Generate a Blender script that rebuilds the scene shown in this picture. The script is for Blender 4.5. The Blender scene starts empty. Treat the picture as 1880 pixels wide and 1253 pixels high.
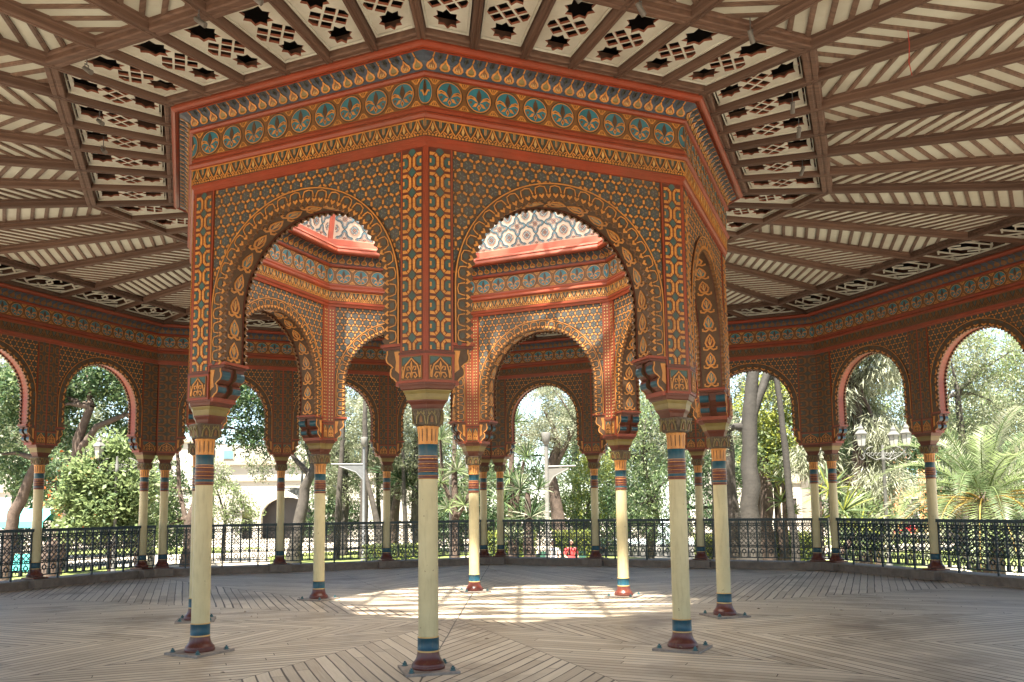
import bpy, math, random
from mathutils import Vector, Matrix
from math import sin, cos, pi, tan, radians, hypot, atan2, sqrt, floor, ceil, degrees

scn = bpy.context.scene
C = scn.collection
T8 = tan(pi / 8)
rnd = random.Random(11)

# ------------------------------------------------------------------ materials
MATS = {}


def nd(nt, t, x=0, y=0):
    n = nt.nodes.new(t)
    n.location = (x, y)
    return n


def mat(name, col, rough=0.6, var=0.25, scale=6.0, metal=0.0, col2=None, bump=0.0, wear=None, wear_amt=0.0, spec=0.4, fade=0.0, fade_col=None, streak=0.0):
    """Painted / natural surface: base colour broken up by two scales of noise, optional worn patches of another colour."""
    m = bpy.data.materials.new(name)
    m.use_nodes = True
    nt = m.node_tree
    b = nt.nodes['Principled BSDF']
    b.inputs['Roughness'].default_value = rough
    b.inputs['Metallic'].default_value = metal
    b.inputs['Specular IOR Level'].default_value = spec
    tc = nd(nt, 'ShaderNodeTexCoord')
    n1 = nd(nt, 'ShaderNodeTexNoise')
    n1.inputs['Scale'].default_value = scale
    n1.inputs['Detail'].default_value = 6
    n1.inputs['Roughness'].default_value = 0.65
    nt.links.new(tc.outputs['Object'], n1.inputs['Vector'])
    ramp = nd(nt, 'ShaderNodeValToRGB')
    d = col2 if col2 else tuple(c * (1 - var) for c in col)
    l = tuple(min(1, c * (1 + var * 0.6)) for c in col)
    ramp.color_ramp.elements[0].position = 0.3
    ramp.color_ramp.elements[0].color = (*d, 1)
    ramp.color_ramp.elements[1].position = 0.72
    ramp.color_ramp.elements[1].color = (*l, 1)
    nt.links.new(n1.outputs['Fac'], ramp.inputs['Fac'])
    out = ramp.outputs['Color']
    if wear:
        n2 = nd(nt, 'ShaderNodeTexNoise')
        n2.inputs['Scale'].default_value = scale * 2.3
        n2.inputs['Detail'].default_value = 9
        n2.inputs['Roughness'].default_value = 0.8
        nt.links.new(tc.outputs['Object'], n2.inputs['Vector'])
        r2 = nd(nt, 'ShaderNodeValToRGB')
        r2.color_ramp.elements[0].position = 0.70 - wear_amt
        r2.color_ramp.elements[0].color = (0, 0, 0, 1)
        r2.color_ramp.elements[1].position = 0.76 - wear_amt
        r2.color_ramp.elements[1].color = (1, 1, 1, 1)
        nt.links.new(n2.outputs['Fac'], r2.inputs['Fac'])
        mx = nd(nt, 'ShaderNodeMix')
        mx.data_type = 'RGBA'
        nt.links.new(r2.outputs['Color'], mx.inputs[0])
        nt.links.new(out, mx.inputs[6])
        mx.inputs[7].default_value = (*wear, 1)
        out = mx.outputs[2]
    if fade:
        gp = nd(nt, 'ShaderNodeNewGeometry')
        n4 = nd(nt, 'ShaderNodeTexNoise')
        n4.inputs['Scale'].default_value = 1.3
        n4.inputs['Detail'].default_value = 8
        n4.inputs['Roughness'].default_value = 0.7
        nt.links.new(gp.outputs['Position'], n4.inputs['Vector'])
        r4 = nd(nt, 'ShaderNodeValToRGB')
        r4.color_ramp.elements[0].position = 0.42
        r4.color_ramp.elements[0].color = (0, 0, 0, 1)
        r4.color_ramp.elements[1].position = 0.72
        r4.color_ramp.elements[1].color = (fade, fade, fade, 1)
        nt.links.new(n4.outputs['Fac'], r4.inputs['Fac'])
        m4 = nd(nt, 'ShaderNodeMix')
        m4.data_type = 'RGBA'
        nt.links.new(r4.outputs['Color'], m4.inputs[0])
        nt.links.new(out, m4.inputs[6])
        m4.inputs[7].default_value = (*(fade_col or (0.13, 0.075, 0.042)), 1)
        out = m4.outputs[2]
    if streak:
        # grime running down and small chips
        gp2 = nd(nt, 'ShaderNodeNewGeometry')
        mp = nd(nt, 'ShaderNodeMapping')
        mp.inputs['Scale'].default_value = (7, 7, 0.9)
        nt.links.new(gp2.outputs['Position'], mp.inputs['Vector'])
        n5 = nd(nt, 'ShaderNodeTexNoise')
        n5.inputs['Detail'].default_value = 5
        nt.links.new(mp.outputs['Vector'], n5.inputs['Vector'])
        r5 = nd(nt, 'ShaderNodeValToRGB')
        r5.color_ramp.elements[0].position = 0.52
        r5.color_ramp.elements[0].color = (0, 0, 0, 1)
        r5.color_ramp.elements[1].position = 0.80
        r5.color_ramp.elements[1].color = (streak, streak, streak, 1)
        nt.links.new(n5.outputs['Fac'], r5.inputs['Fac'])
        n6 = nd(nt, 'ShaderNodeTexNoise')
        n6.inputs['Scale'].default_value = 26
        n6.inputs['Detail'].default_value = 3
        nt.links.new(gp2.outputs['Position'], n6.inputs['Vector'])
        r6 = nd(nt, 'ShaderNodeValToRGB')
        r6.color_ramp.elements[0].position = 0.715
        r6.color_ramp.elements[0].color = (0, 0, 0, 1)
        r6.color_ramp.elements[1].position = 0.735
        r6.color_ramp.elements[1].color = (.9, .9, .9, 1)
        nt.links.new(n6.outputs['Fac'], r6.inputs['Fac'])
        mm = nd(nt, 'ShaderNodeMath')
        mm.operation = 'MAXIMUM'
        nt.links.new(r5.outputs['Color'], mm.inputs[0])
        nt.links.new(r6.outputs['Color'], mm.inputs[1])
        m5 = nd(nt, 'ShaderNodeMix')
        m5.data_type = 'RGBA'
        nt.links.new(mm.outputs[0], m5.inputs[0])
        nt.links.new(out, m5.inputs[6])
        m5.inputs[7].default_value = (0.16, 0.105, 0.055, 1)
        out = m5.outputs[2]
    nt.links.new(out, b.inputs['Base Color'])
    if bump:
        bp = nd(nt, 'ShaderNodeBump')
        bp.inputs['Strength'].default_value = bump
        bp.inputs['Distance'].default_value = 0.02
        n3 = nd(nt, 'ShaderNodeTexNoise')
        n3.inputs['Scale'].default_value = scale * 4
        n3.inputs['Detail'].default_value = 5
        nt.links.new(tc.outputs['Object'], n3.inputs['Vector'])
        nt.links.new(n3.outputs['Fac'], bp.inputs['Height'])
        nt.links.new(bp.outputs['Normal'], b.inputs['Normal'])
    MATS[name] = m
    return m


def wood(name, col, along='X', scale=1.0, rough=0.65):
    """Timber with a stretched grain."""
    m = bpy.data.materials.new(name)
    m.use_nodes = True
    nt = m.node_tree
    b = nt.nodes['Principled BSDF']
    b.inputs['Roughness'].default_value = rough
    b.inputs['Specular IOR Level'].default_value = 0.3
    tc = nd(nt, 'ShaderNodeTexCoord')
    mp = nd(nt, 'ShaderNodeMapping')
    mp.inputs['Scale'].default_value = {'X': (1.2, 26, 26), 'Y': (26, 1.2, 26), 'Z': (26, 26, 1.2)}[along]
    nt.links.new(tc.outputs['Object'], mp.inputs['Vector'])
    n = nd(nt, 'ShaderNodeTexNoise')
    n.inputs['Scale'].default_value = scale
    n.inputs['Detail'].default_value = 5
    nt.links.new(mp.outputs['Vector'], n.inputs['Vector'])
    r = nd(nt, 'ShaderNodeValToRGB')
    r.color_ramp.elements[0].position = 0.3
    r.color_ramp.elements[0].color = (*[c * 0.62 for c in col], 1)
    r.color_ramp.elements[1].position = 0.75
    r.color_ramp.elements[1].color = (*[c * 1.25 for c in col], 1)
    nt.links.new(n.outputs['Fac'], r.inputs['Fac'])
    oi = nd(nt, 'ShaderNodeObjectInfo')
    mr = nd(nt, 'ShaderNodeMapRange')
    mr.inputs['To Min'].default_value = 0.78
    mr.inputs['To Max'].default_value = 1.18
    nt.links.new(oi.outputs['Random'], mr.inputs['Value'])
    hs = nd(nt, 'ShaderNodeHueSaturation')
    nt.links.new(mr.outputs[0], hs.inputs['Value'])
    nt.links.new(r.outputs['Color'], hs.inputs['Color'])
    nt.links.new(hs.outputs['Color'], b.inputs['Base Color'])
    MATS[name] = m
    return m


def leafmat(name, col, trans=0.35):
    m = bpy.data.materials.new(name)
    m.use_nodes = True
    nt = m.node_tree
    nt.nodes.clear()
    o = nd(nt, 'ShaderNodeOutputMaterial')
    p = nd(nt, 'ShaderNodeBsdfPrincipled')
    p.inputs['Roughness'].default_value = 0.5
    p.inputs['Specular IOR Level'].default_value = 0.35
    t = nd(nt, 'ShaderNodeBsdfTranslucent')
    mx = nd(nt, 'ShaderNodeMixShader')
    mx.inputs[0].default_value = trans
    g = nd(nt, 'ShaderNodeTexCoord')
    n = nd(nt, 'ShaderNodeTexNoise')
    n.inputs['Scale'].default_value = 1.7
    n.inputs['Detail'].default_value = 3
    nt.links.new(g.outputs['Object'], n.inputs['Vector'])
    r = nd(nt, 'ShaderNodeValToRGB')
    r.color_ramp.elements[0].position = 0.3
    r.color_ramp.elements[0].color = (*[c * 0.65 for c in col], 1)
    r.color_ramp.elements[1].position = 0.7
    r.color_ramp.elements[1].color = (*[c * 1.3 for c in col], 1)
    nt.links.new(n.outputs['Fac'], r.inputs['Fac'])
    nt.links.new(r.outputs['Color'], p.inputs['Base Color'])
    t.inputs['Color'].default_value = (*[min(1, c * 1.5) for c in col], 1)
    nt.links.new(p.outputs[0], mx.inputs[1])
    nt.links.new(t.outputs[0], mx.inputs[2])
    nt.links.new(mx.outputs[0], o.inputs['Surface'])
    MATS[name] = m
    return m


DUST = (0.30, 0.22, 0.15)
mat('gold_paint', (0.6, 0.25, 0.055), 0.45, 0.3, 9, wear=(0.22, 0.10, 0.03), wear_amt=0.02, fade=0.45)
mat('pale_gold_paint', (0.62, 0.38, 0.13), 0.45, 0.25, 9, fade=0.45)
mat('teal_paint', (0.04, 0.098, 0.092), 0.5, 0.3, 8, wear=(0.12, 0.10, 0.06), wear_amt=0.0, fade=0.45)
mat('slate_paint', (0.062, 0.066, 0.056), 0.55, 0.3, 10, wear=(0.13, 0.08, 0.04), wear_amt=0.02, fade=0.45)
mat('pale_slate_paint', (0.125, 0.130, 0.112), 0.55, 0.3, 12)
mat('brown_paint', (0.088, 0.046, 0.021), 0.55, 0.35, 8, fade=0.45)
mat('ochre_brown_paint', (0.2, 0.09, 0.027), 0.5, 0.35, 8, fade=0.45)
mat('red_paint', (0.27, 0.048, 0.019), 0.42, 0.22, 3.0, wear=(0.50, 0.26, 0.15), wear_amt=-0.015, fade=0.45)
mat('dark_red_paint', (0.115, 0.027, 0.014), 0.45, 0.3, 4, fade=0.45)
mat('blue_paint', (0.034, 0.17, 0.215), 0.45, 0.25, 8, wear=(0.14, 0.24, 0.25), wear_amt=0.0, fade=0.45)
mat('night_blue_paint', (0.062, 0.082, 0.108), 0.5, 0.3, 10, fade=0.45)
mat('cream_paint', (0.56, 0.475, 0.265), 0.42, 0.16, 1.6, wear=(0.26, 0.20, 0.11), wear_amt=-0.045, fade=0.30, fade_col=(0.34, 0.27, 0.14), streak=0.30)
mat('band_blue_paint', (0.011, 0.065, 0.095), 0.35, 0.2, 5, wear=(0.12, 0.17, 0.17), wear_amt=-0.035, streak=0.3)
mat('base_red_paint', (0.115, 0.03, 0.02), 0.3, 0.25, 5, wear=(0.30, 0.15, 0.11), wear_amt=-0.02, streak=0.4)
mat('olive_paint', (0.20, 0.150, 0.042), 0.4, 0.25, 5, fade=0.4)
mat('capital_brown_paint', (0.10, 0.070, 0.042), 0.55, 0.4, 16, bump=0.6)
mat('plate_steel', (0.26, 0.215, 0.18), 0.6, 0.35, 14, bump=0.3)
mat('bolt_teal', (0.05, 0.12, 0.13), 0.5, 0.3, 20)
mat('lattice_white', (0.6, 0.61, 0.52), 0.55, 0.10, 3, fade=0.5, fade_col=(0.33, 0.27, 0.18))
mat('board_white', (0.53, 0.55, 0.46), 0.6, 0.10, 1.6, wear=(0.52, 0.50, 0.38), wear_amt=0.02, fade=0.50, fade_col=(0.34, 0.29, 0.20))
mat('lattice_edge', (0.26, 0.09, 0.05), 0.6, 0.2, 5)
wood('ceiling_brown', (0.125, 0.073, 0.050), 'Y', 1.0)
wood('ceiling_brown_cross', (0.120, 0.069, 0.047), 'X', 1.0)
wood('slat_brown', (0.185, 0.120, 0.085), 'X', 1.0)
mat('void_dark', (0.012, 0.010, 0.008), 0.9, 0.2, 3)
mat('rail_iron', (0.012, 0.030, 0.040), 0.38, 0.3, 10)
mat('kerb_stone', (0.21, 0.165, 0.135), 0.75, 0.35, 5, bump=0.3, streak=0.3)
mat('dome_cream', (0.6, 0.52, 0.42), 0.6, 0.10, 4)
mat('dome_blue', (0.13, 0.25, 0.31), 0.6, 0.2, 8)
mat('dome_red', (0.46, 0.12, 0.075), 0.55, 0.2, 4)
mat('dome_pink', (0.4, 0.25, 0.18), 0.6, 0.2, 8)
mat('lamp_white', (0.14, 0.135, 0.12), 0.4, 0.1, 6)
mat('lamp_grey', (0.12, 0.125, 0.125), 0.45, 0.15, 6, metal=0.2)
mat('lantern_grey', (0.11, 0.11, 0.10), 0.5, 0.2, 8)
mat('lantern_glass', (0.34, 0.34, 0.30), 0.15, 0.06, 5)
mat('bark_grey', (0.055, 0.047, 0.038), 0.85, 0.45, 5, bump=0.8)
mat('bark_brown', (0.075, 0.052, 0.038), 0.85, 0.45, 5, bump=0.8)
mat('bark_pale', (0.034, 0.03, 0.024), 0.8, 0.35, 3, bump=0.6)
mat('plaster_white', (0.37, 0.345, 0.3), 0.8, 0.08, 0.5, fade=0.4, fade_col=(.33,.29,.23))
mat('plaster_cream', (0.26, 0.22, 0.165), 0.8, 0.12, 0.5)
mat('plaster_orange', (0.52, 0.25, 0.11), 0.8, 0.12, 0.5)
mat('opening_dark', (0.035, 0.030, 0.030), 0.5, 0.3, 1)
mat('gate_green', (0.16, 0.17, 0.05), 0.5, 0.3, 3)
mat('pane_blue', (0.10, 0.18, 0.22), 0.15, 0.2, 2)
mat('paving', (0.33, 0.29, 0.23), 0.85, 0.14, 0.5, bump=0.2)
mat('earth_paving', (0.24, 0.165, 0.115), 0.85, 0.2, 0.5, bump=0.2)
mat('lawn_green', (0.13, 0.16, 0.035), 0.9, 0.45, 1.2, bump=0.4)
mat('fountain_stone', (0.50, 0.48, 0.45), 0.7, 0.15, 2)
mat('bronze', (0.10, 0.10, 0.085), 0.5, 0.3, 8)
mat('awning_turquoise', (0.10, 0.50, 0.50), 0.6, 0.12, 2)
mat('car_red', (0.45, 0.02, 0.03), 0.25, 0.1, 2)
mat('car_glass', (0.03, 0.04, 0.045), 0.1, 0.1, 2)
mat('rubber', (0.02, 0.02, 0.02), 0.7, 0.1, 4)
mat('skin', (0.42, 0.24, 0.17), 0.5, 0.08, 8)
mat('hair_dark', (0.02, 0.015, 0.012), 0.5, 0.2, 20)
mat('cloth_sky', (0.45, 0.62, 0.72), 0.8, 0.12, 8)
mat('cloth_red', (0.50, 0.04, 0.04), 0.8, 0.15, 8)
mat('cloth_white', (0.75, 0.75, 0.73), 0.8, 0.08, 8)
mat('cloth_jeans', (0.05, 0.07, 0.12), 0.8, 0.2, 8)
mat('bench_green', (0.03, 0.09, 0.06), 0.5, 0.2, 6)
mat('string_red', (0.5, 0.05, 0.03), 0.7, 0.1, 6)
# foliage, three tones of each sort so that every crown has its own light and dark leaves
for nm, col, tr in (('deep', (0.030, 0.062, 0.022), 0.25), ('mid', (0.075, 0.112, 0.048), 0.35), ('bright', (0.150, 0.195, 0.080), 0.45),
                    ('yellow', (0.215, 0.235, 0.045), 0.45), ('olive', (0.125, 0.140, 0.078), 0.3), ('silver', (0.230, 0.240, 0.165), 0.3),
                    ('needle', (0.105, 0.120, 0.058), 0.3), ('straw', (0.34, 0.24, 0.06), 0.35), ('orange_flower', (0.6, 0.13, 0.03), 0.3)):
    leafmat('leaf_' + nm, col, tr)


def floor_material():
    """Deck boards in sixteen half sectors, each half sector turned 45 degrees to the middle of its side."""
    m = bpy.data.materials.new('deck_boards')
    m.use_nodes = True
    nt = m.node_tree
    L = nt.links.new
    b = nt.nodes['Principled BSDF']
    tc = nd(nt, 'ShaderNodeTexCoord')
    sp = nd(nt, 'ShaderNodeSeparateXYZ')
    wob = nd(nt, 'ShaderNodeTexNoise')
    wob.inputs['Scale'].default_value = 0.9
    wobs = nd(nt, 'ShaderNodeVectorMath')
    wobs.operation = 'SCALE'
    wobs.inputs['Scale'].default_value = 0.035
    L(tc.outputs['Object'], wob.inputs['Vector'])
    L(wob.outputs['Color'], wobs.inputs[0])
    wadd = nd(nt, 'ShaderNodeVectorMath')
    wadd.operation = 'ADD'
    L(tc.outputs['Object'], wadd.inputs[0])
    L(wobs.outputs['Vector'], wadd.inputs[1])
    L(wadd.outputs['Vector'], sp.inputs[0])

    def M(op, a, bb=None, c=None):
        n = nd(nt, 'ShaderNodeMath')
        n.operation = op
        for i, v in enumerate((a, bb, c)):
            if v is None:
                continue
            if isinstance(v, (int, float)):
                n.inputs[i].default_value = v
            else:
                L(v, n.inputs[i])
        return n.outputs[0]
    x, y = sp.outputs['X'], sp.outputs['Y']
    ang = M('ADD', M('ARCTAN2', y, x), pi / 2 + 2 * pi)
    psi = M('PINGPONG', ang, pi / 8)
    half = M('FLOOR', M('DIVIDE', ang, pi / 8))
    r = M('SQRT', M('ADD', M('MULTIPLY', x, x), M('MULTIPLY', y, y)))
    w = M('MULTIPLY', r, M('COSINE', M('SUBTRACT', psi, radians(67.5))))
    l = M('MULTIPLY', r, M('COSINE', M('ADD', psi, radians(22.5))))
    wb = M('DIVIDE', w, 0.125)
    row = M('FLOOR', wb)
    fr = M('FRACT', wb)
    key = nd(nt, 'ShaderNodeCombineXYZ')
    L(row, key.inputs[0])
    L(half, key.inputs[1])
    wn = nd(nt, 'ShaderNodeTexWhiteNoise')
    L(key.outputs[0], wn.inputs['Vector'])
    rowv = wn.outputs['Value']
    lb = M('ADD', M('DIVIDE', l, 3.1), M('MULTIPLY', rowv, 3.0))
    seg = M('FLOOR', lb)
    lfr = M('FRACT', lb)
    key2 = nd(nt, 'ShaderNodeCombineXYZ')
    L(row, key2.inputs[0])
    L(half, key2.inputs[1])
    L(seg, key2.inputs[2])
    wn2 = nd(nt, 'ShaderNodeTexWhiteNoise')
    L(key2.outputs[0], wn2.inputs['Vector'])
    bv = wn2.outputs['Value']
    # joint width differs from board to board and along the board
    jn = nd(nt, 'ShaderNodeTexNoise')
    jn.inputs['Scale'].default_value = 0.8
    L(tc.outputs['Object'], jn.inputs['Vector'])
    jw = M('MULTIPLY', M('ADD', M('MULTIPLY', rowv, 0.07), 0.03), M('MULTIPLY', jn.outputs['Fac'], 2.0))
    edge = M('MINIMUM', fr, M('SUBTRACT', 1.0, fr))
    gap = M('LESS_THAN', edge, jw)
    seam1 = M('LESS_THAN', M('MULTIPLY', r, M('SINE', psi)), 0.008)
    seam2 = M('LESS_THAN', M('MULTIPLY', r, M('SINE', M('SUBTRACT', pi / 8, psi))), 0.005)
    endj = M('LESS_THAN', lfr, 0.003)
    dark = M('MAXIMUM', M('MAXIMUM', gap, seam1), M('MAXIMUM', seam2, endj))
    # grain
    gk = nd(nt, 'ShaderNodeCombineXYZ')
    L(M('MULTIPLY', w, 70), gk.inputs[0])
    L(M('MULTIPLY', l, 3), gk.inputs[1])
    L(M('MULTIPLY', bv, 50), gk.inputs[2])
    gr = nd(nt, 'ShaderNodeTexNoise')
    gr.inputs['Scale'].default_value = 1.0
    gr.inputs['Detail'].default_value = 5
    L(gk.outputs[0], gr.inputs['Vector'])
    tone = M('ADD', M('MULTIPLY', bv, 0.42), M('MULTIPLY', gr.outputs['Fac'], 0.50))
    rp = nd(nt, 'ShaderNodeValToRGB')
    rp.color_ramp.elements[0].position = 0.12
    rp.color_ramp.elements[0].color = (0.36, 0.285, 0.200, 1)
    rp.color_ramp.elements[1].position = 0.75
    rp.color_ramp.elements[1].color = (0.63, 0.540, 0.410, 1)
    L(tone, rp.inputs['Fac'])
    # dirt: worn brown stains of the trodden middle
    st = nd(nt, 'ShaderNodeTexNoise')
    st.inputs['Scale'].default_value = 0.55
    st.inputs['Detail'].default_value = 7
    st.inputs['Roughness'].default_value = 0.62
    L(tc.outputs['Object'], st.inputs['Vector'])
    sr = nd(nt, 'ShaderNodeValToRGB')
    sr.color_ramp.elements[0].position = 0.51
    sr.color_ramp.elements[0].color = (0, 0, 0, 1)
    sr.color_ramp.elements[1].position = 0.68
    sr.color_ramp.elements[1].color = (0.75, 0.75, 0.75, 1)
    L(st.outputs['Fac'], sr.inputs['Fac'])
    mx = nd(nt, 'ShaderNodeMix')
    mx.data_type = 'RGBA'
    L(sr.outputs['Color'], mx.inputs[0])
    L(rp.outputs['Color'], mx.inputs[6])
    mx.inputs[7].default_value = (0.140, 0.092, 0.058, 1)
    mg = nd(nt, 'ShaderNodeMix')
    mg.data_type = 'RGBA'
    L(dark, mg.inputs[0])
    L(mx.outputs[2], mg.inputs[6])
    mg.inputs[7].default_value = (0.075, 0.053, 0.036, 1)
    L(mg.outputs[2], b.inputs['Base Color'])
    b.inputs['Roughness'].default_value = 0.5
    b.inputs['Specular IOR Level'].default_value = 0.5
    bp = nd(nt, 'ShaderNodeBump')
    bp.inputs['Strength'].default_value = 0.55
    bp.inputs['Distance'].default_value = 0.012
    hgt = M('ADD', M('MULTIPLY', M('SUBTRACT', 1.0, dark), 1.0), M('ADD', M('MULTIPLY', bv, 0.35), M('MULTIPLY', gr.outputs['Fac'], 0.25)))
    L(hgt, bp.inputs['Height'])
    L(bp.outputs['Normal'], b.inputs['Normal'])
    MATS['deck_boards'] = m


floor_material()


# ------------------------------------------------------------------ mesh builder
class MB:
    def __init__(self):
        self.v, self.f, self.m, self.s, self.names = [], [], [], [], []

    def mi(self, n):
        if n not in self.names:
            self.names.append(n)
        return self.names.index(n)

    def face(self, pts, mt, smooth=False):
        i = len(self.v)
        self.v.extend(pts)
        self.f.append(tuple(range(i, i + len(pts))))
        self.m.append(self.mi(mt))
        self.s.append(smooth)

    def grid(self, rows, mt, smooth=True, close=False, mats=None):
        """rows of equal length joined by quads, vertices shared"""
        i0 = len(self.v)
        n = len(rows[0])
        for r in rows:
            self.v.extend(r)
        for j in range(len(rows) - 1):
            k = self.mi(mats[j] if mats else mt)
            for i in range(n if close else n - 1):
                a, b = i0 + j * n + i, i0 + j * n + (i + 1) % n
                self.f.append((a, b, b + n, a + n))
                self.m.append(k)
                self.s.append(smooth)

    def box(self, c, d, mt, rz=0.0):
        x, y, z = (d[0] / 2, d[1] / 2, d[2] / 2)
        cr, sr = cos(rz), sin(rz)
        P = []
        for zz in (-z, z):
            for xx, yy in ((-x, -y), (x, -y), (x, y), (-x, y)):
                P.append((c[0] + xx * cr - yy * sr, c[1] + xx * sr + yy * cr, c[2] + zz))
        i = len(self.v)
        self.v.extend(P)
        k = self.mi(mt)
        for q in ((3, 2, 1, 0), (4, 5, 6, 7), (0, 1, 5, 4), (1, 2, 6, 5), (2, 3, 7, 6), (3, 0, 4, 7)):
            self.f.append(tuple(i + a for a in q))
            self.m.append(k)
            self.s.append(False)

    def plan(self, poly, z0, z1, mt, cap=True):
        """plan polygon extruded in z"""
        n = len(poly)
        i = len(self.v)
        self.v.extend([(p[0], p[1], z0) for p in poly] + [(p[0], p[1], z1) for p in poly])
        k = self.mi(mt)
        for a in range(n):
            b = (a + 1) % n
            self.f.append((i + a, i + b, i + n + b, i + n + a))
            self.m.append(k)
            self.s.append(False)
        if cap:
            self.f.append(tuple(i + a for a in reversed(range(n))))
            self.f.append(tuple(i + n + a for a in range(n)))
            self.m += [k, k]
            self.s += [False, False]

    def prism(self, surf, poly, h, mt, base=0.0):
        """polygon laid on a surface and raised by h"""
        if len(poly) < 3:
            return
        n = len(poly)
        i = len(self.v)
        self.v.extend([surf(p[0], p[1], h) for p in poly] + [surf(p[0], p[1], base) for p in poly])
        k = self.mi(mt)
        self.f.append(tuple(i + a for a in range(n)))
        self.m.append(k)
        self.s.append(False)
        for a in range(n):
            b = (a + 1) % n
            self.f.append((i + a, i + b, i + n + b, i + n + a))
            self.m.append(k)
            self.s.append(False)

    def stroke(self, surf, pts, w, h, mt, closed=False, base=0.0):
        """band of width w along a polyline, raised by h"""
        n = len(pts)
        Lp, Rp = [], []
        for i in range(n):
            if closed:
                p, q = pts[i - 1], pts[(i + 1) % n]
            else:
                p, q = pts[max(i - 1, 0)], pts[min(i + 1, n - 1)]
            dx, dy = q[0] - p[0], q[1] - p[1]
            d = hypot(dx, dy) or 1
            nx, ny = -dy / d * w / 2, dx / d * w / 2
            Lp.append((pts[i][0] + nx, pts[i][1] + ny))
            Rp.append((pts[i][0] - nx, pts[i][1] - ny))
        rows = [[surf(*p, base) for p in Lp], [surf(*p, h) for p in Lp], [surf(*p, h) for p in Rp], [surf(*p, base) for p in Rp]]
        self.grid(rows, mt, smooth=False, close=closed)

    def lathe(self, prof, seg=28, smooth=True, c=(0, 0), z0=0.0, cap=True):
        """prof: (r, z, material of the span above)"""
        rows, mats = [], []
        for (r, z, mt) in prof:
            rows.append([(c[0] + r * cos(2 * pi * a / seg), c[1] + r * sin(2 * pi * a / seg), z0 + z) for a in range(seg)])
            mats.append(mt)
        self.grid(rows, None, smooth, True, mats)
        if cap:
            self.face(rows[-1], mats[-1])
            self.face(list(reversed(rows[0])), mats[0])

    def tube(self, path, mt, seg=8, smooth=True, cap=True):
        rows = []
        u = None
        for i, p in enumerate(path):
            a = Vector(path[max(i - 1, 0)][:3])
            b = Vector(path[min(i + 1, len(path) - 1)][:3])
            d = (b - a).normalized()
            if u is None:
                u = d.cross(Vector((0, 0, 1)) if abs(d.z) < 0.95 else Vector((1, 0, 0))).normalized()
            else:                                  # carry the frame along, so that the tube never pinches
                u = (u - d * u.dot(d))
                u = u.normalized() if u.length > 1e-4 else d.cross(Vector((0, 1, 0))).normalized()
            w = d.cross(u)
            c = Vector(p[:3])
            rows.append([tuple(c + (u * cos(2 * pi * k / seg) + w * sin(2 * pi * k / seg)) * p[3]) for k in range(seg)])
        self.grid(rows, mt, smooth, True)
        if cap:
            self.face(rows[-1], mt)
            self.face(list(reversed(rows[0])), mt)

    def add(self, o, ang=0.0, off=(0, 0, 0), mirror=False):
        i = len(self.v)
        c, s = cos(ang), sin(ang)
        for (x, y, z) in o.v:
            if mirror:
                x = -x
            self.v.append((x * c - y * s + off[0], x * s + y * c + off[1], z + off[2]))
        mp = [self.mi(n) for n in o.names]
        for f, m, sm in zip(o.f, o.m, o.s):
            self.f.append(tuple(i + a for a in f))
            self.m.append(mp[m])
            self.s.append(sm)

    def mesh(self, name):
        me = bpy.data.meshes.new(name)
        me.from_pydata(self.v, [], self.f)
        for n in self.names:
            me.materials.append(MATS[n])
        me.polygons.foreach_set('material_index', self.m)
        me.polygons.foreach_set('use_smooth', self.s)
        me.update()
        return me

    def build(self, name, parent=None, loc=(0, 0, 0), rz=0.0):
        return link(name, self.mesh(name), parent, loc, rz)


def link(name, data, parent=None, loc=(0, 0, 0), rz=0.0):
    o = bpy.data.objects.new(name, data)
    C.objects.link(o)
    if parent:
        o.parent = parent
    o.location = loc
    o.rotation_euler = (0, 0, rz)
    return o


def tag(o, label=None, cat=None, group=None, kind=None):
    if label:
        o['label'] = label
    if cat:
        o['category'] = cat
    if group:
        o['group'] = group
    if kind or cat:
        o['kind'] = kind or 'thing'
    return o


def thing(name, label, cat, loc=(0, 0, 0), rz=0.0, group=None):
    o = link(name, None, None, loc, rz)
    o.empty_display_size = 0.2
    return tag(o, label, cat, group)


def dup(root, label, loc=None, rz=None, scale=None):
    """copy of a thing with its parts and sub-parts"""
    r = root.copy()
    C.objects.link(r)
    if loc is not None:
        r.location = loc
    if rz is not None:
        r.rotation_euler = (0, 0, rz)
    if scale is not None:
        r.scale = (scale, scale, scale)
    r['label'] = label
    for ch in list(root.children):
        c = ch.copy()
        C.objects.link(c)
        c.parent = r
        for g in list(ch.children):
            d = g.copy()
            C.objects.link(d)
            d.parent = c
    return r


def clip(poly, s0, s1, z0, z1):
    def cut(ps, ins, inter):
        out = []
        for i in range(len(ps)):
            a, b = ps[i - 1], ps[i]
            ia, ib = ins(a), ins(b)
            if ib:
                if not ia:
                    out.append(inter(a, b))
                out.append(b)
            elif ia:
                out.append(inter(a, b))
        return out

    def ix(v):
        return lambda a, b: (v, a[1] + (b[1] - a[1]) * (v - a[0]) / ((b[0] - a[0]) or 1e-9))

    def iz(v):
        return lambda a, b: (a[0] + (b[0] - a[0]) * (v - a[1]) / ((b[1] - a[1]) or 1e-9), v)
    p = poly
    for ins, inter in ((lambda q: q[0] >= s0, ix(s0)), (lambda q: q[0] <= s1, ix(s1)), (lambda q: q[1] >= z0, iz(z0)), (lambda q: q[1] <= z1, iz(z1))):
        if not p:
            return []
        p = cut(p, ins, inter)
    return p if len(p) > 2 else []


def circle(cx, cz, rx, rz=None, n=20, a0=0.0, a1=2 * pi):
    rz = rx if rz is None else rz
    full = abs(a1 - a0 - 2 * pi) < 1e-6
    k = n if full else n + 1
    return [(cx + rx * cos(a0 + (a1 - a0) * i / n), cz + rz * sin(a0 + (a1 - a0) * i / n)) for i in range(k)]


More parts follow.
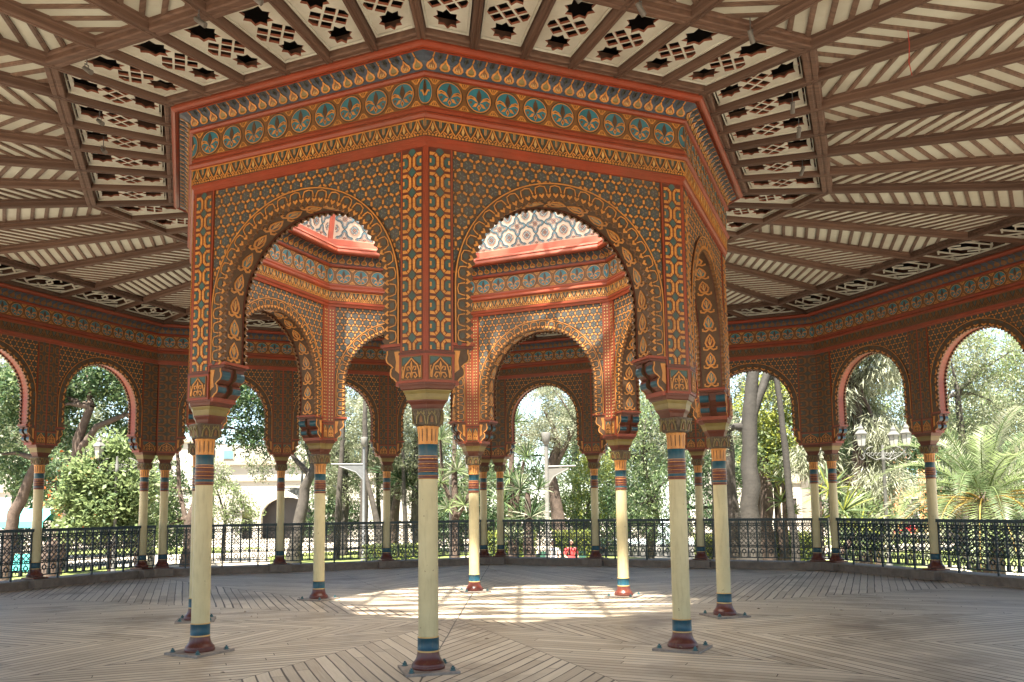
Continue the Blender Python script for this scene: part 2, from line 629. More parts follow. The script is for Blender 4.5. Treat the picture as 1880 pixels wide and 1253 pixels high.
# ------------------------------------------------------------------ dimensions (metres)
RI, RO = 3.626, 11.164            # column circles of the inner and outer octagon
AI, AO = RI * cos(pi / 8), RO * cos(pi / 8)
HI, HO = 0.16, 0.105              # half wall thickness
CEIL = 5.93
SIDES = (2, 3, 4, 5)              # outer sides that the view reaches
FRONT = (6, 7, 0, 1)              # sides behind and beside the viewer


def phi(k):
    """rotation that turns the local frame (x along the side, y outwards) to side k"""
    return -pi + (k + 0.5) * pi / 4


def side_pt(k, x, y, z=0.0):
    a = phi(k)
    return (x * cos(a) - y * sin(a), x * sin(a) + y * cos(a), z)


# ------------------------------------------------------------------ ornament
def hex_field(mb, surf, s0, s1, z0, z1, skip, star=True):
    """hexagon tiling with gold bars across the joints and a six petal star in every cell"""
    W = 0.133
    Rh = W / sqrt(3)
    dz = 1.5 * Rh
    nz = int((z1 - z0) / dz) + 2
    ns = int((s1 - s0) / W) + 2
    for j in range(-1, nz):
        cz = z1 - 0.02 - j * dz
        for i in range(-1, ns + 1):
            cx = s0 + (i + (0.5 if j % 2 else 0.0)) * W
            if skip(cx, cz):
                continue
            hx = [(cx + 0.77 * Rh * sin(a * pi / 3), cz + 0.77 * Rh * cos(a * pi / 3)) for a in range(6)]
            mb.prism(surf, clip(hx, s0, s1, z0, z1), 0.004, 'slate_paint')
            if star:
                for a in range(6):
                    t = a * pi / 3
                    c, s = cos(t), sin(t)

                    def rp(u, v):
                        return (cx + u * c - v * s, cz + u * s + v * c)
                    pt = clip([rp(0.006, 0), rp(0.024, 0.008), rp(0.047, 0), rp(0.024, -0.008)], s0, s1, z0, z1)
                    mb.prism(surf, pt, 0.006, 'pale_slate_paint' if a % 2 else 'night_blue_paint', 0.004)
            for a in (0, 1, 2):
                t = a * pi / 3
                bx, bz = cx + W / 2 * cos(t), cz + W / 2 * sin(t)
                if skip(bx, bz):
                    continue
                u = (cos(t), sin(t))
                w = (-u[1], u[0])
                q = [(bx + u[0] * p * 0.0105 + w[0] * r * 0.0205, bz + u[1] * p * 0.0105 + w[1] * r * 0.0205) for p, r in ((-1, -1), (1, -1), (1, 1), (-1, 1))]
                mb.prism(surf, clip(q, s0, s1, z0, z1), 0.008, 'gold_paint')


def strap_field(mb, surf, s0, s1, z0, z1, gold='gold_paint', teal='teal_paint'):
    """pilaster pattern: teal lozenges in gold octagonal strapwork"""
    cx = (s0 + s1) / 2
    hw_ = abs(s1 - s0) / 2 - 0.022
    f = hw_ / 0.115
    per = 0.2045
    n = int((z1 - z0) / per) + 1
    for i in range(n + 1):
        cz = z1 - 0.045 - i * per

        def put(poly, h, m):
            mb.prism(surf, clip(poly, cx - hw_, cx + hw_, z0 + 0.012, z1 - 0.012), h, m)
        put([(cx - 0.048 * f, cz), (cx, cz - 0.048), (cx + 0.048 * f, cz), (cx, cz + 0.048)], 0.006, teal)
        for sx in (-1, 1):
            zc = cz - per / 2

            def P(u, v):
                return (cx + sx * u * f, zc + v)
            put([P(.118, .052), P(.082, .052), P(.052, .026), P(.052, -.026), P(.082, -.052), P(.118, -.052)], 0.004, teal)
            put([P(.118, .020), P(.096, .020), P(.096, -.020), P(.118, -.020)], 0.009, gold)
            for sz in (-1, 1):
                def Q(u, v):
                    return (cx + sx * u * f, zc + sz * v)
                put([Q(.010, .002), Q(.040, .002), Q(.040, .041), Q(.022, .059), Q(.010, .043)], 0.009, gold)
                put([Q(.025, .063), Q(.044, .044), Q(.063, .062), Q(.044, .082)], 0.009, gold)
                put([Q(.049, .088), Q(.067, .067), Q(.080, .058), Q(.118, .058), Q(.118, .088)], 0.009, gold)


def dot_field(mb, surf, s0, s1, z0, z1):
    """narrow inner pilaster: two files of small gilded lozenges on slate"""
    w = abs(s1 - s0)
    lo = min(s0, s1)
    for c in (0.30, 0.70):
        x = lo + w * c
        z = z0 + 0.03
        while z < z1 - 0.03:
            d = 0.021
            mb.prism(surf, [(x - d, z), (x, z - d), (x + d, z), (x, z + d)], 0.004, 'slate_paint')
            mb.prism(surf, [(x - .010, z - .010), (x + .010, z - .010), (x + .010, z + .010), (x - .010, z + .010)], 0.008, 'pale_gold_paint')
            z += 0.056


def block_motif(mb, surf, s0, s1, z0, z1, slim=False):
    """pilaster foot: pointed arch with palmette and scrolls"""
    lo, hi = min(s0, s1) + 0.02, max(s0, s1) - 0.02
    a, b = z0 + 0.025, z1 - 0.02
    mb.prism(surf, [(lo, a), (hi, a), (hi, b), (lo, b)], 0.003, 'brown_paint')
    cx, w, h = (lo + hi) / 2, (hi - lo) / 2, b - a
    mb.stroke(surf, [(lo + .006, a + .006), (hi - .006, a + .006), (hi - .006, b - .006), (lo + .006, b - .006)], 0.012, 0.012, 'ochre_brown_paint', True)

    def P(u, v):
        return (cx + u * w, a + v * h)
    mb.prism(surf, [P(-.9, .95), P(-.9, .62), P(-.62, .70), P(-.25, .84), P(-.1, .95)], 0.006, 'teal_paint')
    mb.prism(surf, [P(.9, .95), P(.1, .95), P(.25, .84), P(.62, .70), P(.9, .62)], 0.006, 'teal_paint')
    t = 0.013
    mb.stroke(surf, [P(-.78, .08), P(-.70, .40), P(-.55, .62), P(-.25, .76), P(0, .90), P(.25, .76), P(.55, .62), P(.70, .40), P(.78, .08)], t, 0.012, 'gold_paint')
    mb.prism(surf, [P(0, .78), P(-.11, .60), P(0, .45), P(.11, .60)], 0.011, 'gold_paint')
    for sx in (-1, 1):
        mb.stroke(surf, [P(0, .40), P(sx * .22, .56), P(sx * .42, .55), P(sx * .40, .42), P(sx * .26, .42)], t * .9, 0.010, 'gold_paint')
        mb.stroke(surf, [P(0, .10), P(sx * .12, .30), P(sx * .38, .30), P(sx * .52, .16), P(sx * .36, .08), P(sx * .25, .17)], t * .9, 0.010, 'gold_paint')
        if not slim:
            mb.stroke(surf, [P(sx * .92, .10), P(sx * .82, .34), P(sx * .90, .50), P(sx * .80, .58)], t * .8, 0.010, 'gold_paint')
    mb.stroke(surf, [P(0, .08), P(0, .46)], t * .8, 0.010, 'gold_paint')


def arch_map(R0, zc, zb):
    leg = zc - zb
    arc = pi * R0
    tot = 2 * leg + arc

    def f(l, rho):
        if l < leg:
            return (-rho, zb + l)
        if l < leg + arc:
            a = pi - (l - leg) / R0
            return (rho * cos(a), zc + rho * sin(a))
        return (rho, zc - (l - leg - arc))
    return f, tot


def make_arch_parts(panel, band, soffit, a, half, R0, zc, zb, sp, ztop, sides, rich=True, bw=0.175):
    """one bay: field above the arch, the moulded arch band on each face, the soffit between them"""
    f, tot = arch_map(R0, zc, zb)
    N = 56
    for sg in sides:
        def surf(s, z, h, sg=sg):
            return (s, a + sg * (half + h), z)
        # field, in vertical strips so that it has a true arched opening
        pts = [f(tot * i / N, R0 + 0.03) for i in range(N + 1)]
        for p, q in zip(pts, pts[1:]):
            if abs(p[0] - q[0]) > 1e-6:
                panel.face([surf(p[0], p[1], 0), surf(q[0], q[1], 0), surf(q[0], ztop, 0), surf(p[0], ztop, 0)], 'brown_paint')
        for sx in (-1, 1):
            x0, x1 = sorted((sx * (R0 + 0.03), sx * sp))
            panel.face([surf(x0, zb, 0), surf(x1, zb, 0), surf(x1, ztop, 0), surf(x0, ztop, 0)], 'brown_paint')
        if rich or sg < 0:
            hex_field(panel, surf, -sp + 0.012, sp - 0.012, zc - 0.2, ztop - 0.012,
                      lambda x, z: (hypot(x, z - zc) < R0 + bw - 0.06) if z > zc else abs(x) < R0 + bw - 0.06, rich)
        # band with scalloped inner edge
        per = 0.0755
        nt = int(tot / per)
        per = tot / nt
        rin, rou = [], []
        for i in range(nt):
            for t, d in ((0.0, 0.004), (0.22, 0.002), (0.34, 0.022), (0.5, 0.028), (0.66, 0.022), (0.78, 0.002)):
                l = (i + t) * per
                rin.append(f(l, R0 + 0.012 - d))
                rou.append(f(l, R0 + bw))
        H = 0.022
        band.grid([[surf(*p, 0) for p in rou], [surf(*p, H) for p in rou]], 'dark_red_paint', False)
        band.grid([[surf(*p, H) for p in rou], [surf(*p, H) for p in rin]], 'brown_paint', False)
        band.grid([[surf(*p, H) for p in rin], [surf(*p, -0.012) for p in rin]], 'ochre_brown_paint', False)

        def bs(l, w, h, surf=surf):
            s, z = f(l, R0 + w)
            return surf(s, z, H + h)
        if rich or sg < 0:
            M2 = 90 if rich else 50
            band.stroke(bs, [(tot * i / M2, bw - 0.010) for i in range(M2 + 1)], 0.011, 0.008, 'gold_paint')
            pu = 0.1510 if rich else 0.30
            pu = tot / int(tot / pu)
            for i in range(int(tot / pu + 0.5)):
                l0 = (i + 0.5) * pu
                k = pu / 0.15
                band.prism(bs, circle(l0, 0.098, 0.030 * k, 0.030, 8), 0.006, 'slate_paint')
                band.prism(bs, circle(l0 + pu / 2, 0.126, 0.024 * k, 0.024, 8), 0.006, 'slate_paint')
                for d in (0, 0.5):
                    lc = l0 + d * pu
                    band.prism(bs, [(lc, 0.012), (lc - .026 * k, .044), (lc - .020 * k, .062), (lc, .044), (lc + .020 * k, .062), (lc + .026 * k, .044)], 0.008, 'gold_paint')
                if rich:
                    band.stroke(bs, [(l0 - pu * .40, .068), (l0 - pu * .36, .104), (l0 - pu * .30, .132), (l0, .144), (l0 + pu * .30, .132), (l0 + pu * .36, .104), (l0 + pu * .40, .068)], 0.009, 0.007, 'gold_paint')
    # soffit, slightly behind the scallops
    pts = [f(tot * i / N, R0 + 0.022) for i in range(N + 1)]
    y0, y1 = a - half, a + half
    sm = 'brown_paint' if rich else 'red_paint'
    soffit.grid([[(p[0], y0, p[1]) for p in pts], [(p[0], y1, p[1]) for p in pts]], sm, True)

    def ss(l, w, h):
        s, z = f(l, R0 + 0.022 - h)
        return (s, a + w, z)
    e = half - 0.02
    for w in (-e, e):
        soffit.stroke(ss, [(tot * i / N, w) for i in range(N + 1)], 0.02, 0.006, 'dark_red_paint')
    if rich:
        n = 17
        pu = tot / n
        for i in range(n):
            c = (i + 0.5) * pu
            sgn = 1 if c < tot / 2 else -1
            kind = i % 3

            def P(u, v):
                return (c + sgn * u * pu, v * e)
            col = ('blue_paint', 'night_blue_paint', 'dark_red_paint')[kind]
            pal = [P(-.22, 0), P(-.20, -.28), P(.0, -.44), P(.22, -.30), P(.44, 0), P(.22, .30), P(.0, .44), P(-.20, .28)]
            soffit.prism(ss, pal, 0.004, col)
            soffit.stroke(ss, pal, 0.022, 0.009, 'gold_paint', True)
            for sx in (-1, 1):
                soffit.stroke(ss, [P(-.26, 0), P(-.38, sx * .30), P(-.34, sx * .62), P(-.22, sx * .62)], 0.022, 0.008, 'gold_paint')
                soffit.stroke(ss, [P(-.12, 0), P(.06, sx * .16), P(.20, sx * .17)], 0.012, 0.008, 'gold_paint')
            soffit.stroke(ss, [P(-.15, 0), P(.28, 0)], 0.012, 0.008, 'pale_gold_paint')


def bracket_mesh(mb, x0, sx, zt, a, half, drop=0.37, out=0.20, lean=False):
    """double-scroll console under the foot of an arch; x0 is the pilaster edge, sx the direction of the projection"""
    y0, y1 = a - half - 0.012, a + half + 0.012

    def X(u):
        return x0 + sx * u
    # moulded top slab
    for d, z0, z1, m in ((out + 0.02, zt - 0.028, zt, 'red_paint'), (out, zt - 0.055, zt - 0.030, 'dark_red_paint')):
        e = 0.012 if m == 'red_paint' else 0.0
        mb.plan([(X(0), y0 - e), (X(d), y0 - e), (X(d), y1 + e), (X(0), y1 + e)] if sx > 0 else [(X(d), y0 - e), (X(0), y0 - e), (X(0), y1 + e), (X(d), y1 + e)], z0, z1, m)
    zt2 = zt - 0.057

    def scroll(u0, v0, r, a0, a1, n=8):
        return [(u0 + r * cos(radians(a0 + (a1 - a0) * i / n)), v0 + r * sin(radians(a0 + (a1 - a0) * i / n))) for i in range(n + 1)]
    h = drop - 0.06
    # front outline, from the top down: big scroll, waist, small scroll
    k = out / 0.20
    front = [(0.165 * k, 0.0)] + scroll(0.115 * k, -0.075, 0.062, 40, -75) + [(0.095 * k, -0.165), (0.118 * k, -0.185)] + scroll(0.075 * k, -0.225, 0.05, 25, -80) + [(0.05, -h), (0.0, -h)]
    front = [(u, max(v, -h)) for u, v in front]
    prof = [(0, 0)] + front
    span = (y1 - y0)
    for ya, yb in ((y0, y0 + span * 0.36), (y1 - span * 0.36, y1)):
        A = [(X(u), ya, zt2 + v) for u, v in prof]
        B = [(X(u), yb, zt2 + v) for u, v in prof]
        mb.face(A, 'brown_paint')
        mb.face(list(reversed(B)), 'brown_paint')
        n = len(prof)
        for i in range(n):
            j = (i + 1) % n
            m = 'band_blue_paint' if (1 < i < 9 or 12 < i < 19) else 'dark_red_paint'
            mb.face([A[i], A[j], B[j], B[i]], m)
        # gold rim on the cheek
        out_f = ya if ya == y0 else yb
        hh = -1 if ya == y0 else 1

        def cheek(u, v, q):
            return (X(u), out_f + hh * q, zt2 + v)
        mb.stroke(cheek, [(u * 0.9, v - 0.006) for u, v in front[:-1]], 0.013, 0.006, 'gold_paint')
        mb.prism(cheek, [(0.012, -.02), (.07 * k, -.02), (.05 * k, -.12), (.06 * k, -.2), (0.012, -.24)], 0.004, 'gold_paint')
    core = [(0, 0), (0.14 * k, 0), (0.13 * k, -0.1), (0.07 * k, -0.17), (0.08 * k, -0.23), (0.02, -h), (0, -h)]
    A = [(X(u), y0 + span * 0.36, zt2 + v) for u, v in core]
    B = [(X(u), y1 - span * 0.36, zt2 + v) for u, v in core]
    for i in range(len(core)):
        j = (i + 1) % len(core)
        mb.face([A[i], A[j], B[j], B[i]], 'dark_red_paint')
    # red foot block between console and capital
    mb.plan([(X(0), y0), (X(0.055), y0), (X(0.055), y1), (X(0), y1)] if sx > 0 else [(X(0.055), y0), (X(0), y0), (X(0), y1), (X(0.055), y1)], zt - drop - 0.045, zt - drop + 0.002, 'red_paint')


def pilaster_mesh(mb, plan, z0, zb, z1):
    """plan: (inner edge s0, exterior end s1, interior end s2, y exterior, y interior)"""
    s0, s1, s2, ye, yi = plan
    mb.plan([(s0, yi), (s2, yi), (s1, ye), (s0, ye)], zb, z1, 'red_paint')
    sg = 1 if s1 > s0 else -1
    g = 0.014

    mb.plan([(s0 - sg * 0.004, yi - g), (s2 - sg * g * T8, yi - g), (s1 + sg * g * T8, ye + g), (s0 - sg * 0.004, ye + g)], z0, zb, 'red_paint')
    # thin sill between foot and shaft
    g2 = 0.022
    mb.plan([(s0 - sg * 0.008, yi - g2), (s2 - sg * g2 * T8, yi - g2), (s1 + sg * g2 * T8, ye + g2), (s0 - sg * 0.008, ye + g2)], zb - 0.012, zb + 0.012, 'dark_red_paint')


# ------------------------------------------------------------------ friezes
def medallion(mb, surf, cx, cz, r, smin, smax, slim=1.0, h0=0.0):
    def put(poly, h, m):
        mb.prism(surf, clip(poly, smin, smax, -9, 99), h, m)

    def P(u, v):
        return (cx + u * r * slim, cz + v * r)

    def st(pts, w, h, m):
        pts = [p for p in pts if smin <= p[0] <= smax]
        if len(pts) > 1:
            mb.stroke(surf, pts, w, h, m)
    put(circle(cx, cz, r * slim, r, 22), 0.003, 'brown_paint')
    put(circle(cx, cz, r * 0.91 * slim, r * 0.91, 22), 0.005, 'gold_paint')
    put(circle(cx, cz, r * 0.84 * slim, r * 0.84, 22), 0.007, 'blue_paint')
    put([P(0, .78), P(-.14, .45), P(-.19, .15), P(0, -.30), P(.19, .15), P(.14, .45)], 0.011, 'brown_paint')
    if slim < 0.9:
        st([P(-.55, .05), P(-.3, .05), P(0, -.35)], .016, .013, 'gold_paint')
        st([P(.55, .05), P(.3, .05), P(0, -.35)], .016, .013, 'gold_paint')
        return
    for sx in (-1, 1):
        put([P(sx * .08, -.22), P(sx * .30, .12), P(sx * .62, .24), P(sx * .84, .12), P(sx * .80, -.10), P(sx * .58, .02), P(sx * .34, -.08)][::1 if sx > 0 else -1], 0.012, 'gold_paint')
        put([P(sx * .36, .06), P(sx * .62, .15), P(sx * .74, .06), P(sx * .55, .07)], 0.014, 'brown_paint')
        put([P(sx * .08, -.26), P(sx * .30, -.30), P(sx * .50, -.58), P(sx * .22, -.52)][::sx], 0.011, 'gold_paint')
        put([P(sx * .50, -.16), P(sx * .72, -.22), P(sx * .66, -.40), P(sx * .54, -.34)][::sx], 0.010, 'ochre_brown_paint')
    put([P(0, -.34), P(-.13, -.56), P(0, -.80), P(.13, -.56)], 0.010, 'gold_paint')
    put([P(0, -.46), P(-.05, -.56), P(0, -.68), P(.05, -.56)], 0.012, 'brown_paint')


def cornice_faces(a, half, sg, n_med, n_drop, fine=True):
    """one face of the entablature: red mouldings + three friezes, mitred at both ends"""
    red, aca, med, dro = MB(), MB(), MB(), MB()

    def hw(e):
        return (a + sg * (half + e)) * T8

    def pt(s, e, z):
        return (s, a + sg * (half + e), z)

    def band(mb, e0, z0, e1, z1, m, smooth=False):
        mb.face([pt(-hw(e0), e0, z0), pt(hw(e0), e0, z0), pt(hw(e1), e1, z1), pt(-hw(e1), e1, z1)], m, smooth)
    # red profile
    prof = [(-0.01, 5.000), (0.030, 5.005), (0.034, 5.045), (0.052, 5.060), (0.055, 5.092), (0.045, 5.100)]
    for p, q in zip(prof, prof[1:]):
        band(red, *p, *q, 'red_paint')
    band(aca, 0.045, 5.100, 0.052, 5.268, 'brown_paint')
    prof = [(0.052, 5.268), (0.075, 5.276), (0.090, 5.300), (0.088, 5.322), (0.060, 5.345), (0.064, 5.378), (0.050, 5.390), (0.048, 5.405)]
    for p, q in zip(prof, prof[1:]):
        band(red, *p, *q, 'red_paint')
    band(med, 0.048, 5.405, 0.055, 5.690, 'ochre_brown_paint')
    prof = [(0.055, 5.690), (0.080, 5.696), (0.094, 5.716), (0.090, 5.736), (0.074, 5.750)]
    for p, q in zip(prof, prof[1:]):
        band(red, *p, *q, 'red_paint')
    dp = [(0.074, 5.750), (0.082, 5.790), (0.104, 5.830), (0.146, 5.862), (0.205, 5.882)]
    for p, q in zip(dp, dp[1:]):
        band(dro, *p, *q, 'night_blue_paint', True)
    top = [(0.205, 5.878)] + [(0.245 - 0.04 * cos(t), 5.905 - 0.040 * sin(t) + 0.012) for t in (0.2, 0.7)] + \
          [(0.245 + 0.045 * sin(t), 5.917 - 0.042 * cos(t)) for t in (0.1, 0.6, 1.1, 1.6, 2.1)] + [(0.262, 5.975)]
    for p, q in zip(top, top[1:]):
        band(red, *p, *q, 'red_paint', True)

    # acanthus frieze
    def sa(s, v, h):
        t = v / 0.168
        return pt(s, 0.045 + 0.007 * t + h, 5.100 + v)
    w = hw(0.05)
    n = max(2, int(2 * w / 0.152))
    pu = 2 * w / n
    for i in range(n):
        c = -w + (i + 0.5) * pu

        def P(u, v):
            return (c + u * pu, v * 0.168)
        aca.stroke(sa, [P(-.5, .16), P(-.30, .42), P(-.16, .66), P(-.04, .95)], 0.010, 0.008, 'gold_paint')
        aca.stroke(sa, [P(.5, .16), P(.30, .42), P(.16, .66), P(.04, .95)], 0.010, 0.008, 'gold_paint')
        aca.prism(sa, [P(0, .82), P(-.10, .50), P(0, .28), P(.10, .50)], 0.007, 'pale_gold_paint')
        for sx in (-1, 1):
            aca.stroke(sa, [P(sx * .06, .22), P(sx * .26, .34), P(sx * .30, .20), P(sx * .18, .16)], 0.009, 0.007, 'gold_paint')
            aca.prism(sa, [P(sx * .5, .38), P(sx * .34, .66), P(sx * .26, .92), P(sx * .42, .86), P(sx * .5, .97)], 0.006, 'teal_paint')
            aca.prism(sa, [P(sx * .48, .95), P(sx * .43, .95), P(sx * .43, .6), P(sx * .48, .5)], 0.008, 'gold_paint')
        for d in (-.42, -.21, 0, .21, .42):
            aca.prism(sa, [P(d - .07, .05), P(d + .07, .05), P(d + .05, .14), P(d - .05, .14)], 0.008, 'gold_paint')
    aca.stroke(sa, [(-w, 0.163), (w, 0.163)], 0.009, 0.009, 'gold_paint')

    # medallions
    def sm(s, v, h):
        return pt(s, 0.048 + 0.007 * v / 0.285 + h, 5.405 + v)
    w = hw(0.05)
    pu = 2 * w / (n_med + 0.62)
    r = min(pu * 0.488, 0.141)
    for i in range(n_med):
        c = -w + pu * 0.31 + (i + 0.5) * pu
        medallion(med, sm, c, 0.1425, r, -w, w)
    for sx in (-1, 1):
        medallion(med, sm, sx * w, 0.1425, r, -w, w, 0.56)
    for i in range(n_med + 1):
        c = -w + pu * 0.31 + i * pu
        for sv, v0 in ((1, 0.008), (-1, 0.277)):
            med.prism(sm, [(c - .055, v0), (c + .055, v0), (c + .012, v0 + sv * .05), (c - .012, v0 + sv * .05)], 0.004, 'gold_paint')
            for d in (-.022, 0, .022):
                med.prism(sm, [(c + d - .005, v0 + sv * .006), (c + d + .005, v0 + sv * .006), (c + d * .4, v0 + sv * .04)], 0.007, 'brown_paint')

    # drop frieze on the cove
    cum = [0]
    for p, q in zip(dp, dp[1:]):
        cum.append(cum[-1] + hypot(q[0] - p[0], q[1] - p[1]))
    tot = cum[-1]

    def sd(s, v, h):
        v = min(max(v, 0), 1) * tot
        for i in range(len(dp) - 1):
            if v <= cum[i + 1] + 1e-9:
                t = (v - cum[i]) / (cum[i + 1] - cum[i])
                e = dp[i][0] + (dp[i + 1][0] - dp[i][0]) * t
                z = dp[i][1] + (dp[i + 1][1] - dp[i][1]) * t
                de, dz = dp[i + 1][0] - dp[i][0], dp[i + 1][1] - dp[i][1]
                d = hypot(de, dz)
                return pt(s, e + h * dz / d, z - h * de / d)
        return pt(s, dp[-1][0], dp[-1][1])

    w = hw(0.08)
    pu = 2 * w / n_drop
    for i in range(n_drop):
        c = -w + (i + 0.5) * pu
        dropl = [(c, .70), (c - .13 * pu, .52), (c - .35 * pu, .36), (c - .41 * pu, .22), (c - .28 * pu, .09), (c, .05), (c + .28 * pu, .09), (c + .41 * pu, .22), (c + .35 * pu, .36), (c + .13 * pu, .52)]
        dro.prism(sd, dropl, 0.005, 'ochre_brown_paint' if i % 2 else 'olive_paint')
        rows = [[], []]
        for (x, v) in dropl:
            rows[0].append(sd(x, v, 0.011))
            rows[1].append(sd(c + (x - c) * 0.62, .25 + (v - .25) * 0.68, 0.011))
        dro.grid(rows, 'gold_paint', False, True)
        dro.prism(sd, [(c - .006, .72), (c + .006, .72), (c + .005, .97), (c - .005, .97)], 0.009, 'gold_paint')
        if i % 2:
            for d in (-.13, 0, .13):
                dro.prism(sd, [(c + d * pu - .007, .15), (c + d * pu + .007, .15), (c + d * pu, .34)], 0.009, 'pale_gold_paint')
        for sx in (-.5, .5):
            x = c + sx * pu
            if abs(x) < w - 0.02 and fine:
                dro.prism(sd, [(x - .016, .96), (x - .022, .72), (x - .004, .56), (x + .004, .56), (x + .022, .72), (x + .016, .96)], 0.005, 'pale_slate_paint')
                dro.prism(sd, [(x - .004, .9), (x - .014, .74), (x - .004, .66), (x + .010, .78)], 0.008, 'slate_paint')
    return red, aca, med, dro


def cornice(name, label, a, half, specs, sides, core_z=(4.99, 6.55)):
    root = thing(name, label, 'cornice')
    for sg, nm, ndp, fine in specs:
        faces = cornice_faces(a, half, sg, nm, ndp, fine)
        if not fine:                     # outer friezes swap gold for darker ochre, painting in the shade there
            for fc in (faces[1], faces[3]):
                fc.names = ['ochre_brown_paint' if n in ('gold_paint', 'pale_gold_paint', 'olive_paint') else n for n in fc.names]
        for nmz, fc in zip(('moulding', 'acanthus_frieze', 'medallion_frieze', 'drop_frieze'), faces):
            mb = MB()
            for k in sides:
                mb.add(fc, phi(k))
            mb.build(nmz, root)
    core = MB()
    for k in sides:
        f = MB()
        y0, y1 = a - half + 0.004, a + half - 0.004
        z0, z1 = core_z
        P = [(-y0 * T8, y0), (y0 * T8, y0), (y1 * T8, y1), (-y1 * T8, y1)]
        f.plan(P, z0, z1, 'dark_red_paint')
        core.add(f, phi(k))
    core.build('beam_core', root)
    return root


# ------------------------------------------------------------------ inner octagon: bays
ZT = 5.02
WALL_LABELS_IN = [
    'arched wall panel with strapwork pilaster on the right of the foremost column',
    'steeply foreshortened arched wall panel on the right flank showing palmettes under its arch',
    'inner arched wall panel between the two right rear columns',
    'sunlit arched wall panel seen through the right front arch, shaded along its top',
    'arched wall panel with a small sunlit patch behind the left front arch',
    'arched wall panel at the back left, shaded scroll console at its foot',
    'left flank arched wall panel, hidden edge on behind the left front column',
    'arched wall panel on the left of the foremost column',
]
proto = thing('arch_bay', WALL_LABELS_IN[0], 'arch wall', (0, 0, 0), phi(0), 'inner arch walls')
pn, bd, sf = MB(), MB(), MB()
SP = 1.186
make_arch_parts(pn, bd, sf, AI, HI, 1.0, 3.65, 3.08, SP, ZT, (1, -1))
pn.build('wall_panel', proto)
bd.build('arch_band', proto)
sf.build('soffit', proto)
for sx in (-1, 1):
    pm = MB()
    ye, yi = AI + HI + 0.020, AI - HI - 0.020
    s1, s2 = ye * T8, yi * T8
    pilaster_mesh(pm, (sx * SP, sx * s1, sx * s2, ye, yi), 2.69, 2.975, ZT)

    def se(s, z, h):
        return (s, ye + h, z)

    def si(s, z, h):
        return (s, yi - h, z)
    pm.prism(se, [(sx * (SP + .018), 2.995), (sx * (s1 - .030), 2.995), (sx * (s1 - .030), ZT - .02), (sx * (SP + .018), ZT - .02)][::sx], 0.003, 'dark_red_paint')
    strap_field(pm, se, sx * (SP + 0.008), sx * (s1 - 0.020), 2.995, ZT - 0.01)
    dot_field(pm, si, sx * (SP + 0.004), sx * (s2 - 0.004), 3.0, ZT)
    block_motif(pm, lambda s, z, h: (s, ye + 0.014 + h, z), sx * SP, sx * (s1 - 0.006), 2.69, 2.965)
    block_motif(pm, lambda s, z, h: (s, yi - 0.014 - h, z), sx * (SP - 0.01), sx * (s2 + 0.004), 2.69, 2.965, True)
    pm.build('pilaster', proto)
    bm_ = MB()
    bracket_mesh(bm_, sx * SP, -sx, 3.083, AI, HI)
    bm_.build('bracket', proto)
for k in range(1, 8):
    dup(proto, WALL_LABELS_IN[k], (0, 0, 0), phi(k))

cornice('inner_cornice', 'octagonal painted cornice of the inner arcade with teardrops and blue medallions',
        AI, HI, [(1, 9, 22, True), (-1, 8, 20, True)], range(8))

# ------------------------------------------------------------------ columns
COL_PROF_TOP = 2.28


